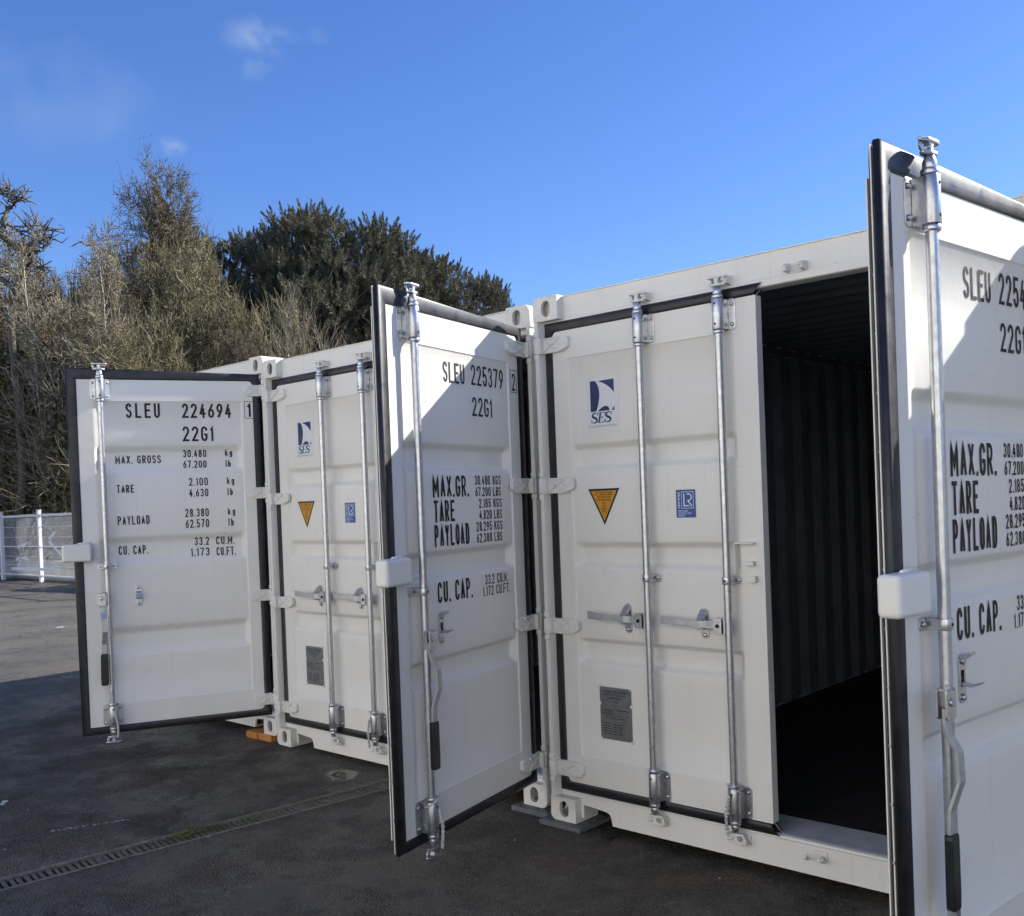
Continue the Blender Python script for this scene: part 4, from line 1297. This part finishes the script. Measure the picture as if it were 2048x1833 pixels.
for x, y, h, rad, v, rz, label in [
    (-27.98, 7.09, 10.1, 2.4, 0, .4, 'bare grey tree cut by the left edge of the photo, behind the dead snag'),
    (-28.56, 8.42, 10.4, 2.1, 0, 1.1, 'bare grey tree just right of the dead snag, behind the birch stems'),
    (-23.75, 7.60, 9.3, 1.3, 2, 2.3, 'left clump of pale birch stems above the left corner of the leftmost door'),
    (-23.10, 8.05, 8.9, 1.3, 2, 4.4, 'right clump of pale birch stems above the top edge of the leftmost door'),
    (-28.57, 10.98, 11.2, 1.8, 0, 3.0, 'bare grey tree between the birch stems and the ivy covered tree'),
    (-25.90, 9.60, 9.3, 2.3, 3, .9, 'olive bushy tree below and left of the ivy covered tree'),
    (-24.56, 10.10, 8.5, 2.2, 1, 4.4, 'brown twiggy tree in front of the ivy covered trunk'),
    (-30.05, 14.70, 12.7, 2.3, 1, 5.2, 'tall rounded brown tree right of the ivy covered tree, before the pines'),
    (-25.64, 12.36, 9.6, 1.9, 3, 2.2, 'olive brown bushy tree above the hinge end of the leftmost open door'),
    (-23.70, 8.40, 7.3, 1.8, 1, 3.3, 'low brown thicket tree seen over the locking rod of the leftmost door'),
    (-24.21, 12.83, 8.2, 1.7, 3, 5.6, 'bare shrubby tree above the corner where the left and middle containers meet'),
    (-22.89, 13.06, 7.2, 1.2, 1, 4.0, 'small bare brown tree above the left half of the middle container'),
    (-22.24, 14.04, 8.2, 1.15, 4, .3, 'fan shaped shrub of upright pale stems in front of the pines'),
    (-21.66, 14.84, 6.8, 1.0, 4, 1.7, 'low shrub of pale stems above the middle container, rightmost bare one'),
    (-22.98, 9.90, 7.1, 1.8, 3, 1.4, 'low olive thicket over the middle of the leftmost door'),
    (-25.71, 7.47, 8.3, 2.0, 1, 2.9, 'brown thicket behind the ivy hedge at the far left'),
    (-22.71, 11.44, 6.6, 1.6, 1, .7, 'low brown thicket over the hinge end of the leftmost door'),
    (-27.30, 9.60, 9.6, 2.2, 1, 3.9, 'dense brown tree filling the gap behind the pale birch stems'),
    (-27.60, 12.40, 10.4, 2.2, 3, 5.0, 'dense olive tree filling the gap below the ivy covered crown'),
    (-26.60, 14.10, 8.9, 2.0, 1, 2.6, 'dense brown tree in front of the leftmost pine'),
    (-24.20, 8.90, 6.6, 2.2, 3, 4.7, 'low olive thicket tangled among the birch stems'),
    (-29.6, 5.0, 8.8, 2.3, 3, 1.2, 'olive tree beyond the left edge of the photo, nearest the frame'),
    (-31.8, 3.4, 9.6, 2.6, 1, 3.4, 'brown tree beyond the left edge of the photo, second from the frame'),
    (-34.5, 1.2, 9.0, 2.6, 3, 5.4, 'olive tree beyond the left edge of the photo, third from the frame')]:
    put_tree('bare_tree', BARE[v], (x, y, ZT), h, rad, rz, label, GB)

# tall tree wrapped in ivy, fine twigs round its top
def ivy_tree():
    r = np.random.default_rng(21)
    t = empty('ivy_covered_tree', (-28.83, 12.74, ZT))
    spec = [(12, 28, .30, .95, .01, .04, .25), (6, 9, .45, .65, .04, .15, .15), (4, 7, .5, .65, .04, .2, .1), (3, 4, .55, .7, .03, .25, .1), (2, 0, 0, 0, .02, .3, 0)]
    out = [[] for _ in spec]
    grow(r, (0, 0, 0), (0, 0, 1), 11.3, .24, 0, spec, out)
    A, B = split_tree(out, 2)
    ob = [link('trunk', seg_mesh('trunk', *seg_arrays(A), 'bark', 6), t), link('crown', seg_mesh('crown', *seg_arrays(B), 'twigdark', 3), t)]
    zm, rm = extent([o.data for o in ob])
    C, N = [], []
    for (p, q, r0, r1) in out[0]:
        for _ in range(900):
            f = r.random(); c = p*(1-f)+q*f
            d = r.normal(size=3); d /= np.linalg.norm(d)
            C.append(c+d*(.10+.50*r.random())*(1.25-.06*c[2])); N.append(d)
    for (p, q, r0, r1) in out[1]:
        if r.random() < .25 and p[2] < 9.5:
            for _ in range(14):
                f = r.random(); d = r.normal(size=3)*.13
                C.append(p*(1-f)+q*f+d); N.append(norm(d))
    ob.append(link('ivy', leaf_cloud('ivy', np.array(C), .13, 'ivydark', r, np.array(N)), t))
    tips = np.array([s[1] for s in out[4]])
    sel = tips[r.random(len(tips)) < .55]
    ob.append(link('seed_heads', leaf_cloud('seed_heads', sel+r.normal(size=sel.shape)*.03, .055, 'olive', r), t))
    for o in ob: o.scale = (1.75/rm, 1.75/rm, 13.5/zm)
    tag(t, 'tallest bare tree, its trunk wrapped in dark ivy to the top', 'tree')
ivy_tree()

# broken dead tree at the left edge
def dead_tree():
    base = Vector((-24.70, 6.86, ZT))
    t = empty('dead_tree', base)
    rt = Vector((.751, .660, 0)); up = Vector((0, 0, 1)); dep = Vector((-.660, .751, 0))
    mpp = 26.2/1947.8
    def P(px, py, d=0.0):
        return rt*((px-52)*mpp)+up*((1040-py)*mpp+1.59-ZT)+dep*d
    r = random.Random(4)
    limbs = [([(40, 1090, 0), (46, 900, .1), (40, 760, .1), (36, 660, .0), (44, 590, 0)], .19, .16),
             ([(44, 600, 0), (40, 575, 0), (24, 558, -.1), (8, 541, -.2)], .17, .06),
             ([(44, 590, 0), (56, 560, .1), (62, 538, .1), (78, 520, .1), (80, 508, .0), (66, 504, -.05), (52, 494, -.1), (36, 478, -.2), (24, 472, -.2), (2, 464, -.3), (-30, 455, -.4)], .19, .10),
             ([(27, 474, -.2), (33, 455, -.1), (36, 430, 0), (37, 414, .1), (50, 408, .1), (48, 398, .1), (42, 390, .15), (42, 380, .2), (35, 372, .2)], .13, .035),
             ([(42, 388, .15), (56, 390, .2), (66, 391, .2)], .04, .015), ([(42, 384, .1), (30, 386, .0), (26, 387, 0)], .035, .012),
             ([(0, 388, -.3), (8, 380, -.2), (17, 371, -.1)], .06, .02), ([(-40, 440, -.3), (-12, 402, -.3), (2, 386, -.2)], .10, .05),
             ([(38, 448, 0), (52, 456, .2), (76, 462, .3), (98, 452, .4)], .06, .015), ([(46, 452, .1), (68, 448, .2), (86, 446, .3), (112, 452, .4)], .05, .012),
             ([(50, 458, .1), (72, 470, .3), (92, 464, .4), (110, 468, .4)], .05, .012), ([(70, 490, .0), (90, 486, .2), (106, 472, .3)], .06, .02),
             ([(66, 503, 0), (84, 500, .2), (96, 498, .3)], .05, .012), ([(40, 492, -.1), (60, 489, .1), (94, 492, .3)], .035, .01),
             ([(56, 556, .1), (70, 540, .2), (84, 536, .2), (97, 530, .3)], .07, .02), ([(30, 470, -.1), (20, 450, -.2), (12, 432, -.3), (14, 420, -.3)], .05, .015),
             ([(12, 466, -.3), (4, 478, -.3), (-10, 490, -.4)], .05, .02)]
    for pts, r0, r1 in limbs:
        n = len(pts)
        mb = MB()
        q = []
        for i in range(n-1):
            for k in range(3):
                f = k/3
                q.append(P(*(a*(1-f)+b*f for a, b in zip(pts[i], pts[i+1])))+Vector((r.uniform(-.03, .03), r.uniform(-.03, .03), r.uniform(-.03, .03))))
        q.append(P(*pts[-1]))
        rr = [.62*(r0+(r1-r0)*i/(len(q)-1))*r.uniform(.88, 1.12) for i in range(len(q))]
        mb.tube(q, rr, 'deadwood', 8)
        for k in range(n*4):
            i = r.randrange(len(q)//3, len(q))
            d = Vector((r.uniform(-1, 1), r.uniform(-1, 1), r.uniform(-.5, 1))).normalized()
            e = q[i]+d*r.uniform(.12, .45); e2 = e+Vector((r.uniform(-1, 1), r.uniform(-1, 1), r.uniform(-.3, 1)))*.18
            mb.tube([q[i], e, e2], [.022, .016, .008], 'deadwood', 4)
        mb.build('limb', t, fix=False)
    tag(t, 'broken dead tree with crooked bleached limbs at the left edge', 'tree')
dead_tree()

# pines
def pine_variant(seed, h, spread, nlobe):
    r = np.random.default_rng(seed)
    wood = []
    trunk = []
    p = np.zeros(3); d = np.array([0, 0, 1.])
    n = 14
    for i in range(n):
        d = norm(d+r.normal(size=3)*.035+np.array([0, 0, .05])); q = p+d*h*.93/n
        wood.append((p, q, .26*(1-.85*i/n), .26*(1-.85*(i+1)/n))); trunk.append(p.copy()); p = q
    trunk.append(p); trunk = np.array(trunk)
    T, X, Ls = [], [], []
    for c in range(nlobe):
        t = .18+.82*(c+r.random())/nlobe
        k = min(int(t*n), n-1); b = trunk[k]+(trunk[k+1]-trunk[k])*(t*n-k)
        prof = min(1.0, (1.06-t)/.50)**.65
        ll = spread*prof*(.45+.60*math.sqrt(r.random()))
        a = c*2.4+r.random()*1.2
        hd = np.array([math.cos(a), math.sin(a), .10+.30*r.random()])
        e1 = b+hd*ll*.55; e2 = b+hd*ll+np.array([0, 0, ll*(.06+.14*r.random())])
        wr = .020+.014*ll
        wood += [(b, e1, wr*1.4, wr), (e1, e2, wr, wr*.45)]
        lr = np.array([.72, .72, .50])*(.62+.55*r.random())*(.75+.25*prof)
        npl = int(r.integers(10, 16))
        o = norm(r.normal(size=(npl, 3))+np.array([0, 0, .42])+.35*hd)
        o = o[o[:, 2] > -.35]
        T.append(e2-hd*.25+o*lr)
        X.append(norm(o*np.array([.8, .8, .5])+np.array([0, 0, .75])))
        Ls.append(.42+.34*r.random(len(o)))
    top = trunk[-1]
    for i in range(9):
        o = np.array([r.normal()*.28, r.normal()*.28, .1-.5*r.random()]); T.append((top+o)[None]); X.append(norm(np.array([o[0]*.5, o[1]*.5, 1.]))[None]); Ls.append(np.array([.5+.35*r.random()]))
    T = np.concatenate(T); X = np.concatenate(X); Ls = np.concatenate(Ls)
    # each shoot is a plume: blades set along an axis, long below and short at the tip
    nb = 120
    N = len(T)
    f = np.sort(r.random((N, nb, 1)), 1)
    root = T[:, None, :]+X[:, None, :]*(f*Ls[:, None, None])
    roll = norm(np.cross(X[:, None, :], r.normal(size=(N, nb, 3))))
    dirs = norm(roll*(1.05-.75*f)+X[:, None, :]*(.45+.75*f))
    ln = (.24-.09*f)*(.6+.6*r.random((N, nb, 1)))
    tip = root+dirs*ln
    side = norm(np.cross(dirs, r.normal(size=(N, nb, 3))))*.0125
    mid = root+dirs*ln*.45
    V = np.stack([root, mid+side, tip, mid-side], 2).reshape(-1, 3)
    crown = raw_mesh('crown', V, np.arange(len(V)).reshape(-1, 4), ['needle'])
    ms = seg_mesh('trunk', *seg_arrays(wood), 'bark', 5), crown
    return ms, extent(ms)
PINE = [pine_variant(31, 13.0, 3.4, 104), pine_variant(47, 12.5, 3.0, 86), pine_variant(52, 12.5, 3.2, 96)]
GP = 'dark pines behind the bare trees'
for x, y, h, rad, v, rz, label in [
    (-37.41, 19.98, 14.9, 3.5, 1, .4, 'leftmost dark pine, half hidden by the ivy covered tree'),
    (-37.40, 21.92, 14.8, 3.0, 2, 2.0, 'dark pine second from the left, rounded top'),
    (-35.64, 22.79, 14.7, 2.9, 1, 3.7, 'dark pine with a pointed leader left of the tallest pine'),
    (-32.71, 23.45, 15.5, 3.7, 0, 1.2, 'tallest dark pine, broad crown left of the middle open door'),
    (-32.31, 25.57, 15.2, 3.6, 2, 4.6, 'broad dark pine just right of the tallest one'),
    (-32.12, 27.34, 13.9, 3.4, 0, 5.5, 'dark pine sloping down right of the tallest ones'),
    (-32.71, 29.67, 13.5, 2.7, 1, .9, 'smaller dark pine above the hinge side of the middle open door'),
    (-32.23, 31.62, 13.4, 2.7, 2, 2.6, 'rounded far pine left of the nearest corner castings'),
    (-34.28, 36.59, 13.3, 1.5, 1, 1.5, 'tip of a far pine peeping over the nearest corner castings'),
    (-39.50, 25.50, 13.9, 3.4, 0, 3.1, 'pine filling the gap behind the second and third pines from the left'),
    (-31.60, 26.60, 14.3, 3.2, 1, 5.9, 'pine bridging the broad pines and the sloping one'),
    (-36.50, 28.60, 13.9, 3.4, 0, 2.1, 'pine filling the dip right of the broad pines')]:
    put_tree('pine_tree', PINE[v], (x, y, ZT-.3), h, rad, rz, label, GP)

# ivy hedge at the left, behind the fence
def ivy_bank(loc, w, dpt, h, n, seed, label, name='ivy_hedge'):
    r = np.random.default_rng(seed)
    t = empty(name, loc)
    nb = 46
    cen = np.stack([(r.random(nb)-.5)*w, (r.random(nb)-.5)*dpt, r.random(nb)**.85*h*.88+.2], 1)
    rad = .45+.45*r.random(nb)
    k = r.integers(0, nb, n)
    d = norm(r.normal(size=(n, 3)))
    C = cen[k]+d*rad[k][:, None]*(.72+.34*r.random((n, 1)))
    C = C[C[:, 2] > .03]
    link('leaves', leaf_cloud('leaves', C, .105, 'ivy', r), t)
    spec = [(6, 7, .45, .5, .03, .12, .1), (4, 5, .5, .6, .03, .2, .1), (3, 0, 0, 0, .02, .25, 0)]
    out = [[] for _ in spec]
    for i in range(5):
        grow(r, ((r.random()-.5)*w, (r.random()-.5)*dpt, 0), norm(np.array([r.normal()*.3, r.normal()*.3, 1.])), h*(.7+.45*r.random()), .035, 0, spec, out)
    link('stems', seg_mesh('stems', *seg_arrays([s for l in out for s in l]), 'twig', 4), t)
    tag(t, label, 'hedge')
ivy_bank((-25.6, 7.85, ZT), 2.6, 1.0, 6.6, 52000, 61, 'tall ivy thicket behind the white fence, at the left edge')
ivy_bank((-23.6, 7.95, ZT), 2.6, 1.0, 4.9, 52000, 62, 'ivy thicket behind the white fence, beside the leftmost open door')
ivy_bank((-29.3, 7.9, ZT), 2.6, 1.2, 5.9, 26000, 63, 'ivy thicket beyond the left edge of the photo')

# fence: posts, rails and wire panels on a low kerb
def fence():
    t = empty('mesh_fence', (-21.6, 5.97, ZT))
    pm = MB(); pm.box((-.05, -.04, 0), (.05, .04, 1.74), 'fence'); pm.box((-.058, -.048, 1.74), (.058, .048, 1.76), 'fence')
    me = pm.mesh('post')
    xs = [-9.6, -7.2, -4.8, -2.41, 0, 2.35, 4.7, 7.05]
    for x in xs:
        o = link('post', me, t, .006); o.location = (x, 0, 0)
    for a, b in zip(xs[:-1], xs[1:]):
        a += .055; b -= .055
        for z, h in ((1.62, .05), (.86, .022), (.16, .03)):
            mb = MB(); mb.box((a, -.016, z-h/2), (b, .016, z+h/2), 'fence'); mb.build('rail', t)
        mb = MB()
        n = int((b-a)/.055)
        for i in range(n):
            x = a+(i+.5)*(b-a)/n
            mb.box((x-.003, -.0225, .12), (x+.003, -.0195, 1.66), 'fence')
        for z in (.4, .62, 1.1, 1.35): mb.box((a, -.026, z-.004), (b, -.023, z+.004), 'fence')
        o = mb.build('wire_panel', t, fix=False); o['kind'] = 'stuff'
    # white strips tied to the mesh
    for strokes in ([(-1.45, .52), (-.72, .74), (-1.15, .60), (-.60, .55)], [(-1.30, .84), (-.60, .98), (-.95, .86)], [(.25, .50), (.80, .74), (.40, .58)], [(.55, 1.02), (.98, 1.22)], [(.55, 1.02), (1.45, .60)], [(-1.75, .30), (1.2, .33)], [(1.6, .52), (2.1, .70)]):
        mb = MB()
        ribbon(mb, strokes, .075, 'fence', lambda a, b: (a, -.036, b))
        ribbon(mb, strokes, .075, 'fence', lambda a, b: (a, -.033, b))
        mb.build('white_strip', t, fix=False)
    tag(t, 'white mesh fence on posts at the far left of the yard', 'fence')
    w = empty('low_wall', (-21.6, 6.35, ZT))
    mb = MB(); mb.box((-10, 0, 0), (7.4, .2, .30), 'concrete'); mb.build('kerb', w, .02)
    mb = MB(); mb.box((-10, .22, .0), (7.4, .42, .46), 'concrete'); mb.build('wall_face', w, .01)
    tag(w, 'low pale concrete wall behind the mesh fence', 'wall')
fence()

# woodland floor behind the fence
def bank():
    r = np.random.default_rng(77)
    nx, ny = 40, 34
    V = []
    for j in range(ny):
        for i in range(nx):
            x = -75+i*70/(nx-1); y = 6.9+j*70/(ny-1)
            V.append((x, y, ZT+.02+min(j, 4)*.10+r.random()*.14))
    F = [(j*nx+i, j*nx+i+1, (j+1)*nx+i+1, (j+1)*nx+i) for j in range(ny-1) for i in range(nx-1)]
    o = link('woodland_floor', raw_mesh('woodland_floor', V, F, ['soil'], smooth=True))
    o['kind'] = 'structure'; o['label'] = 'brown leaf-littered ground under the trees'
bank()

# ---------------------------------------------------------------- small things on the asphalt
def flakes():
    r = random.Random(5)
    mb = MB()
    def flake(x, y, s):
        n = r.randint(4, 6); a0 = r.random()*6
        pts = [(x+s*r.uniform(.5, 1)*math.cos(a0+k*6.283/n), y+s*r.uniform(.5, 1)*math.sin(a0+k*6.283/n)) for k in range(n)]
        mb.add([(a, b, zg(a)+.004) for a, b in pts], [tuple(range(n))], 'litter')
    for i in range(90):
        t = i/89                                   # a broken streak of old paint
        if r.random() < .78: flake(-1.98+.16*t+r.uniform(-.012, .012), -1.62+.34*t+r.uniform(-.010, .010), r.uniform(.003, .009))
    for i in range(260):
        x, y = r.uniform(-4.5, 2.4), r.uniform(-3.2, .0)
        flake(x, y, r.choice((.003, .003, .004, .006, .010)))
    for x, y, s in ((-2.72, -1.57, .030), (-2.68, -1.60, .022), (-11.0, 2.1, .07), (-10.2, 2.4, .05), (-13.5, 3.6, .08)): flake(x, y, s)
    o = mb.build('paint_flakes', fix=False); o['kind'] = 'stuff'; o['label'] = 'white paint flakes and stone chips scattered on the asphalt'; o['category'] = 'debris'
flakes()
def weeds():
    r = np.random.default_rng(9)
    V = []
    for cx, cy, n, s in ((-1.36, -1.20, 110, .045), (-1.33, -1.07, 40, .035), (-1.29, -.92, 34, .03), (-1.38, -1.32, 30, .03)):
        for i in range(n):
            x, y = cx+r.normal()*.022, cy+r.normal()*.055
            a = r.random()*6.28; l = s*(.4+r.random()); lean = .5+r.random()
            d = np.array([math.cos(a)*lean, math.sin(a)*lean, .8]); d /= np.linalg.norm(d)
            p = np.array([x, y, zg(x)-.004]); q = np.array([-math.sin(a), math.cos(a), 0])*.0028
            V += [p-q, p+q, p+d*l*.6+q*.7, p+d*l+np.array([0, 0, -.3*l*lean*.4])]
    o = link('weeds', raw_mesh('weeds', V, np.arange(len(V)).reshape(-1, 4), ['grass']))
    tag(o, 'tuft of green weeds growing out of the drain channel', 'weeds', kind='stuff')
weeds()

# ---------------------------------------------------------------- behind the photographer and behind the containers
def reflector():  # added out of view: pale building shape that bounces sun onto shaded fronts
    t = empty('reflector_building', (0, -11, 0))
    mb = MB(); mb.box((-26, -10, -.3), (22, 0, 7.6), 'wallpale'); mb.build('wall', t)
    mb = MB(); mb.prism([(-10.3, 7.6), (.35, 7.6), (.35, 7.85), (-5, 9.4), (-10.3, 7.85)], 0, -26.3, 22.3, 'roofgrey'); mb.build('roof', t)
    for x in (-18, -4, 10):  # doors and windows only dress the added reflector
        mb = MB(); mb.box((x, .0, -.1), (x+4, .06, 4.0), 'fence'); mb.build('reflector_door', t, .02)
    for x in (-22.5, -11, -8.5, 3.5, 6.2, 17):
        w = MB(); w.box((x, .0, 1.3), (x+1.6, .05, 2.6), 'roofgrey'); wo = w.build('reflector_window', t)
        mb = MB(); mb.box((x+.08, .05, 1.38), (x+1.52, .056, 2.52), 'glass'); mb.build('pane', wo)
    tag(t, 'added, unseen pale workshop behind the photographer, facing the containers', 'building')
M['wallpale'] = simple_noise('pale_reflector', (.74, .70, .62), (.80, .765, .69), 1.5, .9)
M['roofgrey'] = simple_noise('grey_roof', (.10, .10, .105), (.16, .16, .165), 3, .7)
M['glass'] = new_mat('window_glass', (.03, .035, .04), .05)
reflector()
def far_box():
    t = empty('storage_container', (-17.75, 7.9, zg(-17)), R(7))
    corrugated('side_wall', t, .1, 6.0, .278, .036, lambda a, d, q: (a, .012+d, q), .05, 2.55)
    corrugated('side_wall', t, .1, 6.0, .278, .036, lambda a, d, q: (a, 2.43-d, q), .05, 2.55)
    for x in (0, 5.9):
        mb = MB(); mb.box((x, 0, 0), (x+.16, 2.44, 2.59), 'paint'); mb.build('end_wall', t, .01)
    mb = MB(); mb.box((.16, 0, 2.5), (5.9, 2.44, 2.575), 'paint'); mb.build('roof_panel', t, .01)
    mb = MB(); mb.box((.16, 0, .02), (5.9, 2.44, .16), 'paint'); mb.build('base_frame', t, .01)
    tag(t, 'white storage container hidden behind the leftmost open door', 'storage container')
far_box()
